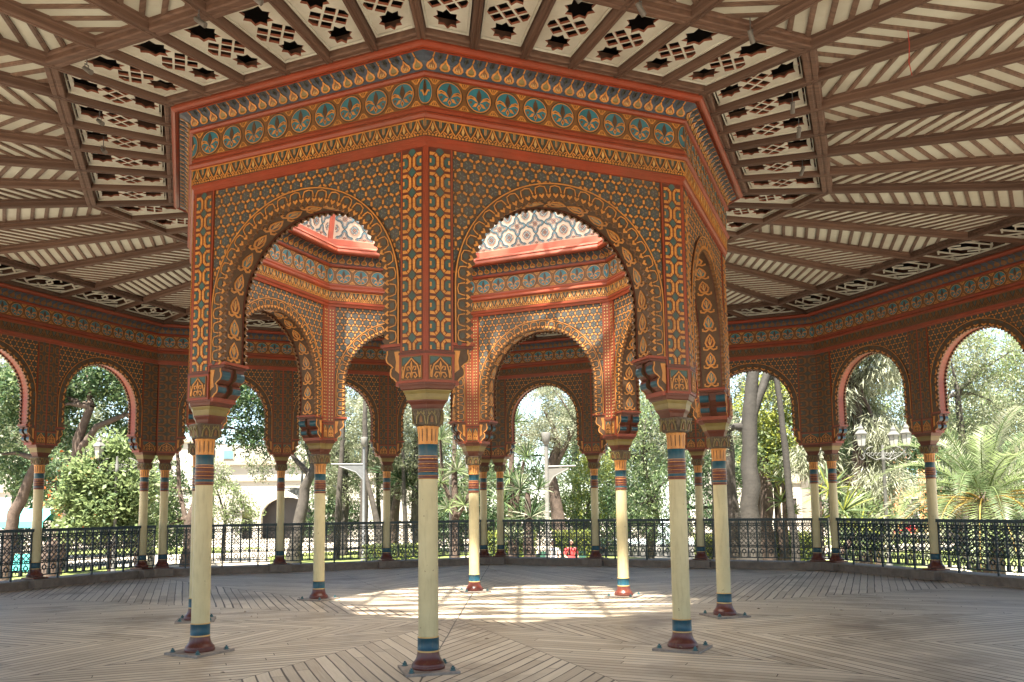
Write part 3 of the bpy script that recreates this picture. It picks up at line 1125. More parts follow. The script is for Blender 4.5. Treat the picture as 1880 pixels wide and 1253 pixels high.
def column_parts(root, zs, rz=0.0, plate=True):
    """iron column; zs raises the foot only for the outer columns that stand on a plinth"""
    b = MB()
    if plate:
        b.box((0, 0, 0.012), (0.50, 0.50, 0.024), 'plate_steel', 0.30)
        b.build('base_plate', root)
        for i in range(4):
            a = 0.30 + pi / 4 + i * pi / 2
            n = MB()
            n.lathe([(0.030, 0.024, 'bolt_teal'), (0.030, 0.030, 'bolt_teal'), (0.020, 0.032, 'bolt_teal'), (0.020, 0.052, 'bolt_teal'), (0.010, 0.053, 'bolt_teal'), (0.010, 0.066, 'bolt_teal')], 6, False, (0.27 * cos(a), 0.27 * sin(a)))
            n.build('bolt', root)
    m = 'base_red_paint'
    f = MB()
    f.lathe([(0.155, 0.024, m), (0.158, 0.036, m), (0.158, 0.052, m), (0.150, 0.058, m), (0.152, 0.066, m), (0.146, 0.078, m), (0.128, 0.095, m), (0.115, 0.118, m), (0.107, 0.145, m), (0.1025, 0.172, m), (0.102, 0.180, m)], 32)
    f.build('base', root)
    d = MB()
    d.lathe([(0.103, 0.178, 'pale_gold_paint'), (0.1035, 0.190, 'pale_gold_paint'), (0.101, 0.192, 'band_blue_paint'), (0.1005, 0.305, 'band_blue_paint'), (0.1015, 0.307, 'pale_gold_paint'), (0.101, 0.316, 'pale_gold_paint'), (0.094, 0.318, 'pale_gold_paint')], 32)
    d.build('band', root)
    s = MB()
    s.lathe([(0.0945, 0.315, 'cream_paint'), (0.0940, 0.80, 'cream_paint'), (0.0930, 1.30, 'cream_paint'), (0.0920, 1.785, 'cream_paint')], 32)
    s.build('shaft', root)
    c = MB()
    g, r, bl = 'gold_paint', 'base_red_paint', 'band_blue_paint'
    c.lathe([(.094, 1.780, g), (.098, 1.784, r), (.099, 1.808, r), (.096, 1.812, g), (.096, 1.816, bl), (.098, 1.820, bl), (.098, 1.842, bl), (.095, 1.846, g), (.095, 1.850, r), (.099, 1.856, r), (.100, 1.876, r), (.096, 1.882, g), (.096, 1.887, r), (.100, 1.893, r), (.101, 1.915, r), (.096, 1.921, g), (.096, 1.926, r),
             (.099, 1.932, r), (.099, 1.962, r), (.095, 1.968, g), (.095, 1.975, r), (.097, 1.985, r), (.094, 1.996, g), (.0945, 2.002, bl), (.0945, 2.106, bl), (.098, 2.110, g), (.098, 2.118, g)], 32)
    c.build('collar', root)
    fl = MB()
    seg = 60
    rows = []
    for (r0, z, dp) in ((.094, 2.116, .0), (.096, 2.135, .010), (.097, 2.20, .012), (.101, 2.25, .012), (.106, 2.274, .004), (.108, 2.284, 0)):
        rows.append([((r0 - dp * (1 if i % 5 == 0 else (0.2 if i % 5 in (1, 4) else 0))) * cos(2 * pi * i / seg), (r0 - dp * (1 if i % 5 == 0 else (0.2 if i % 5 in (1, 4) else 0))) * sin(2 * pi * i / seg), z) for i in range(seg)])
    fl.grid(rows, 'gold_paint', False, True)
    for i in range(12):
        a = 2 * pi * (i * 5) / seg

        def gs(u, z, h):
            rr = 0.0862 + (z - 2.135) * 0.035 + h
            return (rr * cos(a + u), rr * sin(a + u), z)
        fl.prism(gs, [(-.045, 2.14), (.045, 2.14), (.045, 2.262), (-.045, 2.262)], 0.003, 'brown_paint')
    fl.build('capital', root)
    # leaf carved block
    kb = MB()
    rows = []
    for hw_, z, rd in ((.105, 2.280, .6), (.122, 2.292, .4), (.132, 2.345, .28), (.137, 2.40, .24), (.146, 2.425, .2), (.147, 2.442, .2)):
        ring = []
        for i in range(40):
            t = 2 * pi * (i + 0.5) / 40
            q = max(abs(cos(t)), abs(sin(t)))
            rr = hw_ / (q * (1 - rd) + rd)
            ring.append((rr * cos(t), rr * sin(t), z))
        rows.append(ring)
    kb.grid(rows, 'capital_brown_paint', False, True)
    kb.face(rows[-1], 'capital_brown_paint')
    for q in range(4):
        ca, sa_ = cos(q * pi / 2), sin(q * pi / 2)

        def ks(u, z, h):
            y = -(0.124 + (z - 2.29) * 0.105 + h)
            return (u * ca - y * sa_, u * sa_ + y * ca, z)
        for c0 in (-.052, .052):
            kb.prism(ks, [(c0 - .015, 2.315), (c0 + .015, 2.315), (c0 + .012, 2.355), (c0, 2.382), (c0 - .012, 2.355)], 0.010, 'ochre_brown_paint')
            kb.stroke(ks, [(c0 - .044, 2.30), (c0 - .036, 2.37), (c0, 2.415), (c0 + .036, 2.37), (c0 + .044, 2.30)], 0.010, 0.010, 'olive_paint')
            for e in (-.028, .028):
                kb.prism(ks, [(c0 + e - .008, 2.395), (c0 + e + .008, 2.395), (c0 + e, 2.43)], 0.008, 'olive_paint')
    kb.build('capital_block', root)


def impost(root, foot, z0=2.440, z1=2.692):
    """spreading block between the capital and the wall, in red with an olive cove"""
    im = MB()
    steps = [(0.50, z0, 'dark_red_paint'), (0.53, z0 + .004, 'dark_red_paint'), (0.60, z0 + .050, 'dark_red_paint'), (0.70, z0 + .082, 'dark_red_paint'), (0.71, z0 + .094, 'olive_paint'), (0.735, z0 + .110, 'olive_paint'), (0.77, z0 + .150, 'olive_paint'),
             (0.84, z0 + .178, 'olive_paint'), (0.85, z0 + .186, 'dark_red_paint'), (0.92, z0 + .196, 'dark_red_paint'), (0.955, z0 + .220, 'dark_red_paint'), (0.99, z0 + .235, 'dark_red_paint'), (0.995, z1, 'dark_red_paint')]
    rows = [[(p[0] * s, p[1] * s, z) for p in foot] for s, z, m in steps]
    im.grid(rows, None, False, True, [m for _, _, m in steps])
    im.face(rows[-1], 'dark_red_paint')
    im.face(list(reversed(rows[0])), 'dark_red_paint')
    im.build('impost', root)


IN_COL = ['cream iron column with blue band and red foot, foremost and nearest of all',
          'cream column with a bolted base plate under the right end of the right front arch',
          'cream column behind the right front column, at the right flank of the inner ring',
          'cream column at the back right of the inner ring, foot at the sun patch edge',
          'sunlit cream column at the back of the inner ring, standing in the sun patch',
          'cream column at the back left of the inner ring, left of the sun patch',
          'cream column almost hidden behind the left front column',
          'cream column with a bolted base plate under the left end of the left front arch']
foot_in = [(0, .192), (.276, .078), (.156, -.250), (0, -.185), (-.156, -.250), (-.276, .078)]
col = thing('column', IN_COL[0], 'column', (0, -RI, 0), -pi, 'columns of the inner ring')
column_parts(col, 0)
impost(col, foot_in)
for k in range(1, 8):
    a = -pi / 2 + k * pi / 4
    dup(col, IN_COL[k], (RI * cos(a), RI * sin(a), 0), a - pi / 2)

# outer columns on their plinths; two at every corner, two along every side
STEP = 2.683
DC = 0.20
LS = 2 * RO * sin(pi / 8)
OUT_COL = {
    (2, 0): 'outer cream column of the right wall beyond the picture edge, nearest the viewer', (2, 1): 'outer cream column of the right wall, just beyond the picture edge',
    (2, 2): 'outer cream column between the two right wall arches, before the palm', (2, 3): 'right column of the close pair at the right rear corner',
    (3, 0): 'left column of the close pair at the right rear corner', (3, 1): 'outer column glimpsed between the right front columns',
    (3, 2): 'outer column at the right of the middle back arch', (3, 3): 'right column of the close pair at the back corner',
    (4, 0): 'left column of the close pair at the back corner, behind the sunlit column', (4, 1): 'outer column beside the foremost column, left of it at the back',
    (4, 2): 'outer column in front of the pale gateway building', (4, 3): 'right column of the close pair at the left rear corner',
    (5, 0): 'left column of the close pair at the left rear corner', (5, 1): 'outer cream column of the left wall, nearest the left picture edge',
    (5, 2): 'outer cream column of the left wall, just beyond the picture edge', (5, 3): 'outer cream column of the left wall, far beyond the picture edge'}
ocol = None
for k in SIDES:
    for i in range(4):
        x = LS / 2 - DC - STEP * i
        p = side_pt(k, x, AO, 0.2)
        if ocol is None:
            ocol = thing('column', OUT_COL[(k, i)], 'column', p, phi(k), 'columns of the outer wall')
            column_parts(ocol, 0, plate=False)
            q = 0.215
            foot_out = [(-q, .15), (0, .15), (q, .15), (q, -.15), (0, -.15), (-q, -.15)]
            impost(ocol, foot_out)
            pl = MB()
            pl.box((0, -0.01, 0.004), (0.33, 0.36, 0.028), 'base_red_paint')
            pl.build('base_plate', ocol)
            pb = MB()
            pb.box((0, -0.06, -0.10), (0.52, 0.62, 0.176), 'kerb_stone')
            pb.build('plinth', ocol)
        else:
            dup(ocol, OUT_COL[(k, i)], p, phi(k))

ORD = ('first', 'second', 'third', 'fourth')
FN = {6: 'left', 7: 'front left', 0: 'front right', 1: 'right'}
for k in FRONT:
    for i in range(4):
        dup(ocol, '%s outer cream column along the %s side, outside the picture' % (ORD[i], FN[k]), side_pt(k, LS / 2 - DC - STEP * i, AO, 0.2), phi(k))

# ------------------------------------------------------------------ outer wall bays
OUT_BAY = {
    (2, 0): 'outer arch wall of the right side, nearest the viewer beyond the picture edge', (2, 1): 'outer arch wall cut by the right picture edge, feathery trees and palm in its opening',
    (2, 2): 'outer arch wall with a red lined opening showing drooping conifer branches',
    (3, 0): 'outer arch wall framing the thick grey trunk, right of the inner arcade', (3, 1): 'outer arch wall mostly hidden behind the right front columns',
    (3, 2): 'outer arch wall at the back framing the silvery round crown and lamp post',
    (4, 0): 'outer arch wall behind the foremost column, left of the back corner', (4, 1): 'outer arch wall framing the grove of grey trunks and two modern lamp posts',
    (4, 2): 'outer arch wall framing the pale gateway building beside the left front column',
    (5, 0): 'outer arch wall with red lined opening showing the bright leafy shrub and forked trunk', (5, 1): 'outer arch wall cut by the left picture edge',
    (5, 2): 'outer arch wall of the left side beyond the picture edge'}
R_O, ZC_O, ZB_O = 0.93, 3.83, 3.28
SPO = 1.105


def outer_bay(root, ends):
    p_, b_, s_ = MB(), MB(), MB()
    make_arch_parts(p_, b_, s_, 0.0, HO, R_O, ZC_O, ZB_O, SPO, ZT, (1, -1), rich=False, bw=0.165)
    p_.build('wall_panel', root)
    b_.build('arch_band', root)
    s_.build('soffit', root)
    for sx in (-1, 1):
        pm = MB()
        ye, yi = HO + 0.02, -HO - 0.02
        if sx == ends:                         # runs on to the mitred corner
            s1 = (AO + ye) * T8 - STEP
            s2 = (AO + yi) * T8 - STEP
        else:
            s1 = s2 = STEP / 2
        pilaster_mesh(pm, (sx * SPO, sx * s1, sx * s2, ye, yi), 2.89, 3.175, ZT)

        def si(s, z, h):
            return (s, yi - h, z)
        e2 = s2 if sx == ends else s1
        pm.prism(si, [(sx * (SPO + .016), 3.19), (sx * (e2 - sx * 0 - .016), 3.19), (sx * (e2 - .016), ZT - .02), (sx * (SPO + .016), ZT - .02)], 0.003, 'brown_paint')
        if sx == ends:  # darker ochre and slate put the outer wall's shade into the strap colours
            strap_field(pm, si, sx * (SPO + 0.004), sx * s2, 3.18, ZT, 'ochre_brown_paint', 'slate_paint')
        else:
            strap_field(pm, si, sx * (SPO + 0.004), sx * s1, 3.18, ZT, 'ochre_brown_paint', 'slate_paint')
        block_motif(pm, lambda s, z, h: (s, yi - 0.014 - h, z), sx * SPO, sx * s2, 2.89, 3.165)
        pm.build('pilaster', root)
        bm2 = MB()
        bracket_mesh(bm2, sx * SPO, -sx, ZB_O + .003, 0.0, HO, 0.36, 0.19)
        bm2.build('bracket', root)


kinds = {}
for k in SIDES:
    for i in range(3):
        if (k, i) in ((2, 0), (5, 2)):
            continue
        x = LS / 2 - DC - STEP * (i + 0.5)
        p = side_pt(k, x, AO, 0)
        e = 1 if i == 0 else (-1 if i == 2 else 0)
        if e not in kinds:
            kinds[e] = thing('arch_bay', OUT_BAY[(k, i)], 'arch wall', p, phi(k), 'outer arch walls')
            outer_bay(kinds[e], e)
        else:
            dup(kinds[e], OUT_BAY[(k, i)], p, phi(k))
for k, i, e in ((2, 0, 1), (5, 2, -1)):
    dup(kinds[e], OUT_BAY[(k, i)], side_pt(k, LS / 2 - DC - STEP * (i + 0.5), AO, 0), phi(k))

for k in FRONT:
    for i in range(3):
        dup(kinds[(1, 0, -1)[i]], '%s outer arch wall of the %s side, outside the picture' % (ORD[i], FN[k]), side_pt(k, LS / 2 - DC - STEP * (i + 0.5), AO, 0), phi(k))

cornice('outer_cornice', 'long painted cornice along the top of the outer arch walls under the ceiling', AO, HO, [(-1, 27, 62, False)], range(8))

# ------------------------------------------------------------------ railings
RAIL_LABEL = {
    (2, 0): 'dark iron railing of the right side, nearest the viewer beyond the picture edge', (2, 1): 'dark iron lattice railing at the right picture edge below the palm',
    (2, 2): 'dark iron lattice railing below the drooping conifer, right of the corner pair',
    (3, 0): 'dark iron lattice railing below the thick grey trunk', (3, 1): 'dark iron lattice railing before the fountain, behind the right front column',
    (3, 2): 'dark iron lattice railing before the yellow green hedge at the back',
    (4, 0): 'dark iron lattice railing behind the foremost column', (4, 1): 'dark iron lattice railing before the grove of grey trunks',
    (4, 2): 'dark iron lattice railing before the pale gateway building',
    (5, 0): 'dark iron lattice railing below the bright leafy shrub', (5, 1): 'dark iron lattice railing at the left picture edge',
    (5, 2): 'dark iron railing of the left side beyond the picture edge'}


def rail_module(mb, x, w, z0, z1):
    def sv(s, z, h):
        return (s, -0.006 + h, z)
    I = 'rail_iron'

    def bar(p, q, t=0.010):
        mb.stroke(sv, [p, q], t * 1.75, 0.014, I)
    H = z1 - z0

    def Z(v):
        return z0 + v * H
    hw_ = w / 2
    for v in (0.115, 0.27, 0.305, 0.845, 0.92):
        bar((x - hw_, Z(v)), (x + hw_, Z(v)), 0.009)
    # big ring with spokes in the foot row
    mb.stroke(sv, circle(x, Z(.155), .040, .046, 12), 0.024, 0.014, I, True)
    for a in (0, pi / 2, pi, 3 * pi / 2):
        bar((x + .046 * cos(a), Z(.155) + .05 * sin(a)), (x + hw_ * cos(a) if abs(cos(a)) > .5 else x, Z(.155) + (.11 * sin(a))), 0.008)
    for sx in (-1, 1):
        bar((x + sx * .066, z0), (x + sx * .066, Z(.115)), 0.008)
        # pair of small rings above and below the lattice
        for v in (.315, .80):
            mb.stroke(sv, circle(x + sx * w * .25, Z(v - .03 if v < .5 else v + .085), .030, .024, 8), 0.021, 0.013, I, True)
        bar((x + sx * w * .25, Z(.92)), (x + sx * w * .25, z1), 0.008)
        bar((x + sx * w * .12, Z(.27)), (x + sx * w * .12, Z(.305)), 0.008)
        # lattice
        for v in (.305, .44, .575, .71):
            bar((x, Z(v)), (x + sx * hw_, Z(v + .135)), 0.009)
            bar((x, Z(v + .135)), (x + sx * hw_, Z(v)), 0.009)
        bar((x + sx * hw_, Z(.305)), (x + sx * hw_ * .5, Z(.3725)), 0.008)
    mb.stroke(sv, [(x + .052 * cos(pi / 6 + t * pi / 3), Z(.575) + .060 * sin(pi / 6 + t * pi / 3)) for t in range(6)], 0.020, 0.014, I, True)
    bar((x, Z(.845)), (x, z1), 0.008)


def rail_section(root, length, n):
    z0, z1 = 0.255, 1.150
    w = length / n
    lat = MB()
    for i in range(n):
        rail_module(lat, -length / 2 + (i + .5) * w, w, z0 + 0.012, z1 - 0.010)
    lat.build('lattice', root)
    for i in range(n + 1):
        pb = MB()
        foot = 0.165 if i % 4 == 2 else z0
        pb.box((-length / 2 + i * w, 0, (foot + z1) / 2), (0.034, 0.034, z1 - foot), 'rail_iron')
        pb.build('upright', root)
    t = MB()
    t.plan([(-length / 2 - .02, -.045), (length / 2 + .02, -.045), (length / 2 + .02, .045), (-length / 2 - .02, .045)], z1 - .028, z1 + 0.034, 'rail_iron')
    t.build('handrail', root)
    bt = MB()
    bt.box((0, 0, z0), (length, 0.03, 0.024), 'rail_iron')
    bt.build('bottom_rail', root)


rl = None
for k in SIDES:
    for i in range(3):
        p = side_pt(k, LS / 2 - DC - STEP * (i + 0.5), AO, 0)
        if rl is None:
            rl = thing('railing', RAIL_LABEL[(k, i)], 'railing', p, phi(k), 'railing between the outer columns')
            rail_section(rl, STEP - 0.20, 12)
        else:
            dup(rl, RAIL_LABEL[(k, i)], p, phi(k))
short = None
for k, lab in ((3, 'narrow railing panel between the paired columns at the right rear corner'), (4, 'narrow railing panel between the paired columns at the back corner'), (5, 'narrow railing panel between the paired columns at the left rear corner')):
    a = -pi / 2 + k * pi / 4
    rr = RO - DC * sin(pi / 8)
    p = (rr * cos(a), rr * sin(a), 0)
    if short is None:
        short = thing('corner_railing', lab, 'railing', p, a - pi / 2, 'narrow corner railings')
        rail_section(short, 0.19, 1)
    else:
        dup(short, lab, p, a - pi / 2)

# ------------------------------------------------------------------ floor, kerb
fl = MB()
n8 = 10.25 / cos(pi / 8)
fl.face([(n8 * cos(-pi / 2 + i * pi / 4), n8 * sin(-pi / 2 + i * pi / 4), 0) for i in range(8)], 'deck_boards')
tag(fl.build('floor'), kind='structure')
kb = MB()
for k in range(8):
    f = MB()
    y0, y1 = 10.13, 10.70
    f.plan([(-y0 * T8, y0), (y0 * T8, y0), (y1 * T8, y1), (-y1 * T8, y1)], -1.0, 0.125, 'kerb_stone')
    f.plan([(-(y0 - .03) * T8, y0 - .03), ((y0 - .03) * T8, y0 - .03), ((y1 + .03) * T8, y1 + .03), (-(y1 + .03) * T8, y1 + .03)], 0.126, 0.165, 'kerb_stone')
    kb.add(f, phi(k))
tag(kb.build('kerb'), kind='structure')

# dry leaves and crumbs blown onto the boards
lv = MB()
rl_ = random.Random(404)
for i in range(90):
    a, rr_ = rl_.uniform(0, 2 * pi), 9.8 * sqrt(rl_.random())
    x, y, L_ = rr_ * cos(a), rr_ * sin(a), rl_.uniform(.015, .045)
    t = rl_.uniform(0, 2 * pi)
    c, s_ = cos(t), sin(t)
    q = [(-L_, 0, .004), (0, -L_ * .4, .006 + L_ * .2), (L_, 0, .005), (0, L_ * .4, .010)]
    lv.face([(x + u * c - v * s_, y + u * s_ + v * c, z) for u, v, z in q], rl_.choice(('plate_steel', 'dome_cream', 'brown_paint', 'ochre_brown_paint')))
tag(lv.build('fallen_leaves'), kind='stuff')

# ------------------------------------------------------------------ ceiling
ceil_t = thing('ceiling', 'panelled timber ceiling of radial brown ribs with white boards and pierced star panels', 'ceiling')
APX = 3.75          # where the ribs start (apothem)
RING_I, RING_O = 4.82, 4.99
OUT_I, OUT_O = 8.64, 8.78
EDGE = 9.92
RIBW = 0.115


def ray_dir(j):
    """unit vector in the side's frame of radial line j (0..6) scaled to apothem 1"""
    return (-1 + 2 * j / 6.0) * T8


def rib_mesh():
    """moulded rib along +y from apothem APX, in its own frame"""
    pr = [(-.062, .20), (-.062, .118), (-.052, .106), (-.052, .078), (-.042, .066), (-.042, .014), (-.034, 0), (-.012, 0), (-.008, .008), (.008, .008), (.012, 0), (.034, 0), (.042, .014), (.042, .066), (.052, .078), (.052, .106), (.062, .118), (.062, .20)]
    return pr


lines = {}
for j in range(6):
    t = ray_dir(j)
    ln = sqrt(1 + t * t)
    y0, y1 = (APX + 0.02) * ln, (EDGE + 0.02) * ln
    mb = MB()
    pr = rib_mesh()
    mb.grid([[(x, y0, CEIL + z) for x, z in pr], [(x, y1, CEIL + z) for x, z in pr]], 'ceiling_brown', False)
    lines[j] = (mb.mesh('rib'), atan2(t, 1.0))
for k in range(8):
    for j in range(6):
        me, da = lines[j]
        link('rib', me, ceil_t, (0, 0, 0), phi(k) - da)


def ring_beam(y0, y1, mt, z0, z1, step=True):
    mb = MB()
    for k in range(8):
        f = MB()
        pr = [(y0, z1), (y0, z0 + .075), (y0 + .014, z0 + .062), (y0 + .014, z0 + .012), (y0 + .024, z0), (y0 + (y1 - y0) * .4, z0), (y0 + (y1 - y0) * .44, z0 + .008), (y0 + (y1 - y0) * .56, z0 + .008), (y0 + (y1 - y0) * .6, z0), (y1 - .024, z0), (y1 - .014, z0 + .012), (y1 - .014, z0 + .062), (y1, z0 + .075), (y1, z1)]
        f.grid([[(-y * T8, y, z) for y, z in pr], [(y * T8, y, z) for y, z in pr]], mt, False)
        mb.add(f, phi(k))
    return mb


for (a0, a1) in ((RING_I + .01, RING_O), (OUT_I, OUT_O)):
    ring_beam(a0, a1, 'ceiling_brown_cross', CEIL + 0.003, CEIL + 0.20).build('ring_beam', ceil_t)
# border against the cornices
ring_beam(APX - 0.01, APX + 0.135, 'ceiling_brown_cross', CEIL + 0.012, CEIL + 0.20).build('ring_beam', ceil_t)
ring_beam(EDGE - 0.13, EDGE + 0.02, 'ceiling_brown_cross', CEIL + 0.012, CEIL + 0.20).build('ring_beam', ceil_t)


def pierced(outer, holes, z, th, mt_face):
    """flat board with real holes (filled curve turned into a mesh)"""
    cu = bpy.data.curves.new('pierced', 'CURVE')
    cu.dimensions = '2D'
    cu.fill_mode = 'BOTH'
    cu.extrude = th / 2
    for poly in [outer] + holes:
        sp = cu.splines.new('POLY')
        sp.points.add(len(poly) - 1)
        for p, q in zip(sp.points, poly):
            p.co = (q[0], q[1], 0, 1)
        sp.use_cyclic_u = True
    o = bpy.data.objects.new('pierced', cu)
    C.objects.link(o)
    dg = bpy.context.evaluated_depsgraph_get()
    me = bpy.data.meshes.new_from_object(o.evaluated_get(dg))
    bpy.data.objects.remove(o)
    me.transform(Matrix.Translation((0, 0, z)))
    me.materials.clear()
    me.materials.append(MATS[mt_face])
    me.materials.append(MATS['lattice_edge'])
    for p in me.polygons:
        p.material_index = 0 if abs(p.normal.z) > 0.5 else 1
    return me


def star8(cx, cy, r, sq=1.0, a0=0.0):
    return [(cx + (r if i % 2 == 0 else r * .70) * cos(a0 + i * pi / 8) * sq, cy + (r if i % 2 == 0 else r * .70) * sin(a0 + i * pi / 8)) for i in range(16)]


def warp(j, y0, y1, margin):
    """unit square (u -1..1, v 0..1) to the sector between radial lines j and j+1"""
    t0, t1 = ray_dir(j), ray_dir(j + 1)

    def f(u, v):
        y = y0 + (y1 - y0) * v
        a, b = t0 * y + margin, t1 * y - margin
        return ((a + b) / 2 + u * (b - a) / 2, y)
    return f


lat_in, lat_out, slats = {}, {}, {}
for j in range(6):
    y0, y1 = APX + 0.15, RING_I + 0.005
    f = warp(j, y0, y1, 0.066)
    outer = [f(-1, 0), f(1, 0), f(1, 1), f(-1, 1)]

    def W(pts):
        return [f(*p) for p in pts]
    m = 0.86

    def sq(cv, r):
        asp = (y1 - y0) / ((ray_dir(j + 1) - ray_dir(j)) * (y0 + (y1 - y0) * cv) - 0.132) * 2
        return [(asp * (0.92 if i % 2 == 0 else 0.92) * (r if i % 2 == 0 else r * .70) * cos(i * pi / 8), cv + (r if i % 2 == 0 else r * .70) * sin(i * pi / 8)) for i in range(16)]
    holes = [W(sq(.185, .158)), W(sq(.800, .182))]
    cv = .482
    xm, ym = f(0, cv)
    wl, wr = f(-.86, cv)[0], f(.86, cv)[0]

    def dia(dx, dy, h):
        h *= sqrt(2)
        return clip([(xm + dx + h, ym + dy), (xm + dx, ym + dy + h), (xm + dx - h, ym + dy), (xm + dx, ym + dy - h)], wl, wr, 0, 99)
    hs, pt_ = 0.0485, 0.084
    holes += [dia(0, 0, hs)] + [dia(sx * pt_, sy * pt_, hs) for sx in (-1, 1) for sy in (-1, 1)] + [dia(sx * 2 * pt_, 0, hs) for sx in (-1, 1)]
    lat_in[j] = pierced([(0.935 * 0 + p[0], p[1]) for p in W([(-.93, .035), (.93, .035), (.93, .965), (-.93, .965)])], holes, CEIL + 0.085, 0.024, 'lattice_white')
    # stepped white frame round the pierced board
    fr = MB()

    def zs(s, y, h):
        return (s, y, CEIL + 0.105 - h)
    q = W([(-.985, .008), (.985, .008), (.985, .992), (-.985, .992)])
    fr.stroke(zs, q, 0.020, 0.045, 'lattice_white', True)

    lat_in[j] = (lat_in[j], fr.mesh('panel_frame'))
    # outer fretwork
    y0, y1 = OUT_O - 0.005, EDGE - 0.13
    g = warp(j, y0, y1, 0.066)
    fo = MB()

    def zo(u, v, h):
        p = g(u, v)
        return (p[0], p[1], CEIL + 0.075 - h)
    Wt = 0.030
    for q in ([(-.97, .03), (.97, .03), (.97, .97), (-.97, .97)],):
        pass

    def bar2(P):
        pts = [g(*p) for p in P]
        fo.stroke(lambda s, y, h: (s, y, CEIL + 0.085 - h), pts, Wt, 0.02, 'lattice_white')
    for P in ([(-1, .22), (-.62, .0)], [(-1, .5), (-.52, .78), (-.2, .96), (.12, .78), (.12, .5), (-.2, .3), (-.52, .5), (-.52, .78)], [(-1, .78), (-.62, 1)],
              [(1, .22), (.62, .0)], [(1, .5), (.52, .22), (.2, .04), (-.12, .22), (-.12, .5), (.2, .7), (.52, .5), (.52, .22)], [(1, .78), (.62, 1)],
              [(-.52, .5), (-.52, .22), (-.2, .04), (.2, .3)], [(.52, .5), (.52, .78), (.2, .96), (-.2, .7)], [(-.72, .36), (-.2, .04)], [(.72, .64), (.2, .96)], [(-.72, .64), (-.98, .98)], [(.72, .36), (.98, .02)],
              [(-.98, .02), (-.98, .98)], [(.98, .02), (.98, .98)], [(-.98, .985), (.98, .985)]):
        bar2(P)
    lat_out[j] = fo.mesh('fretwork')
    # slatted field: boards behind, oblique slats in front
    sl = MB()
    y0, y1 = RING_O - 0.01, OUT_I + 0.01
    t0, t1 = ray_dir(j), ray_dir(j + 1)
    zb = CEIL + 0.112
    sl.face([(t0 * y0, y0, zb), (t1 * y0, y0, zb), (t1 * y1, y1, zb), (t0 * y1, y1, zb)], 'board_white')
    sgn = 1 if j % 2 == 0 else -1
    dl = atan2((t0 + t1) / 2, 1.0)
    er, et = (sin(dl), cos(dl)), (cos(dl), -sin(dl))
    fi = radians(36)
    dv = (et[0] * cos(fi) + sgn * er[0] * sin(fi), et[1] * cos(fi) + sgn * er[1] * sin(fi))
    nv = (-dv[1], dv[0])
    tw = 0.027
    rho = y0 - 0.8

    def zsl(s, yy, h):
        return (s, yy, zb - h)

    def strip(rho, hw_):
        P = []
        for o in (-hw_, hw_):
            c = (er[0] * rho + nv[0] * o, er[1] * rho + nv[1] * o)
            P.append([(c[0] + dv[0] * q, c[1] + dv[1] * q) for q in [(t * c[1] - c[0]) / (dv[0] - t * dv[1]) for t in (t0, t1)]])
        return clip([P[0][0], P[0][1], P[1][1], P[1][0]], -9, 9, y0, y1)
    while rho < y1 + 0.8:
        cp = strip(rho, tw)
        if cp:
            sl.prism(zsl, cp, 0.016, 'slat_brown')
            cp2 = strip(rho, tw * .45)
            if cp2:
                sl.prism(zsl, cp2, 0.021, 'slat_brown', 0.015)
        rho += 0.225
    slats[j] = sl.mesh('slat_field')
for k in range(8):
    for j in range(6):
        # the local x axis runs against the order of the radial lines
        o = link('pierced_panel', lat_in[j][0], ceil_t, (0, 0, 0), phi(k))
        link('panel_frame', lat_in[j][1], o, (0, 0, 0), 0)
        link('fretwork', lat_out[j], ceil_t, (0, 0, 0), phi(k))
        link('slat_field', slats[j], ceil_t, (0, 0, 0), phi(k))
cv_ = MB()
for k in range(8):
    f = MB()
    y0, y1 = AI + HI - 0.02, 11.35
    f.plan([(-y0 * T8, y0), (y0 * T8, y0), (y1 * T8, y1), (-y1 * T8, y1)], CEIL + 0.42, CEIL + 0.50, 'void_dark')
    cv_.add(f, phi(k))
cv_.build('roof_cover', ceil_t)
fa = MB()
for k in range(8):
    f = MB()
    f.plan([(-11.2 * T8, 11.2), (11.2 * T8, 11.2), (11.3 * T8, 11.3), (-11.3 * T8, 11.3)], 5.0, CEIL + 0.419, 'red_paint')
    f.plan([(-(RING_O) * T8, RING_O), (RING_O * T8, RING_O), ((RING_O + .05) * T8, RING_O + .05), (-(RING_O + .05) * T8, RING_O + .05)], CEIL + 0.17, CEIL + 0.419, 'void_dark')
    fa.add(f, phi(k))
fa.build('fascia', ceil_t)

# ------------------------------------------------------------------ dome drum above the inner octagon
drum = thing('dome_drum', 'pale dome wall with blue interlaced quatrefoils above the inner cornice', 'dome')
DZ0, DZ1 = 5.975, 7.08
DA0, DA1 = AI - HI - 0.02, AI - HI - 0.20


def drum_surf(s, z, h):
    t = (z - 6.1) / (DZ1 - 6.1)
    y = DA0 - (DA0 - DA1) * t
    return (s, y - h, z)


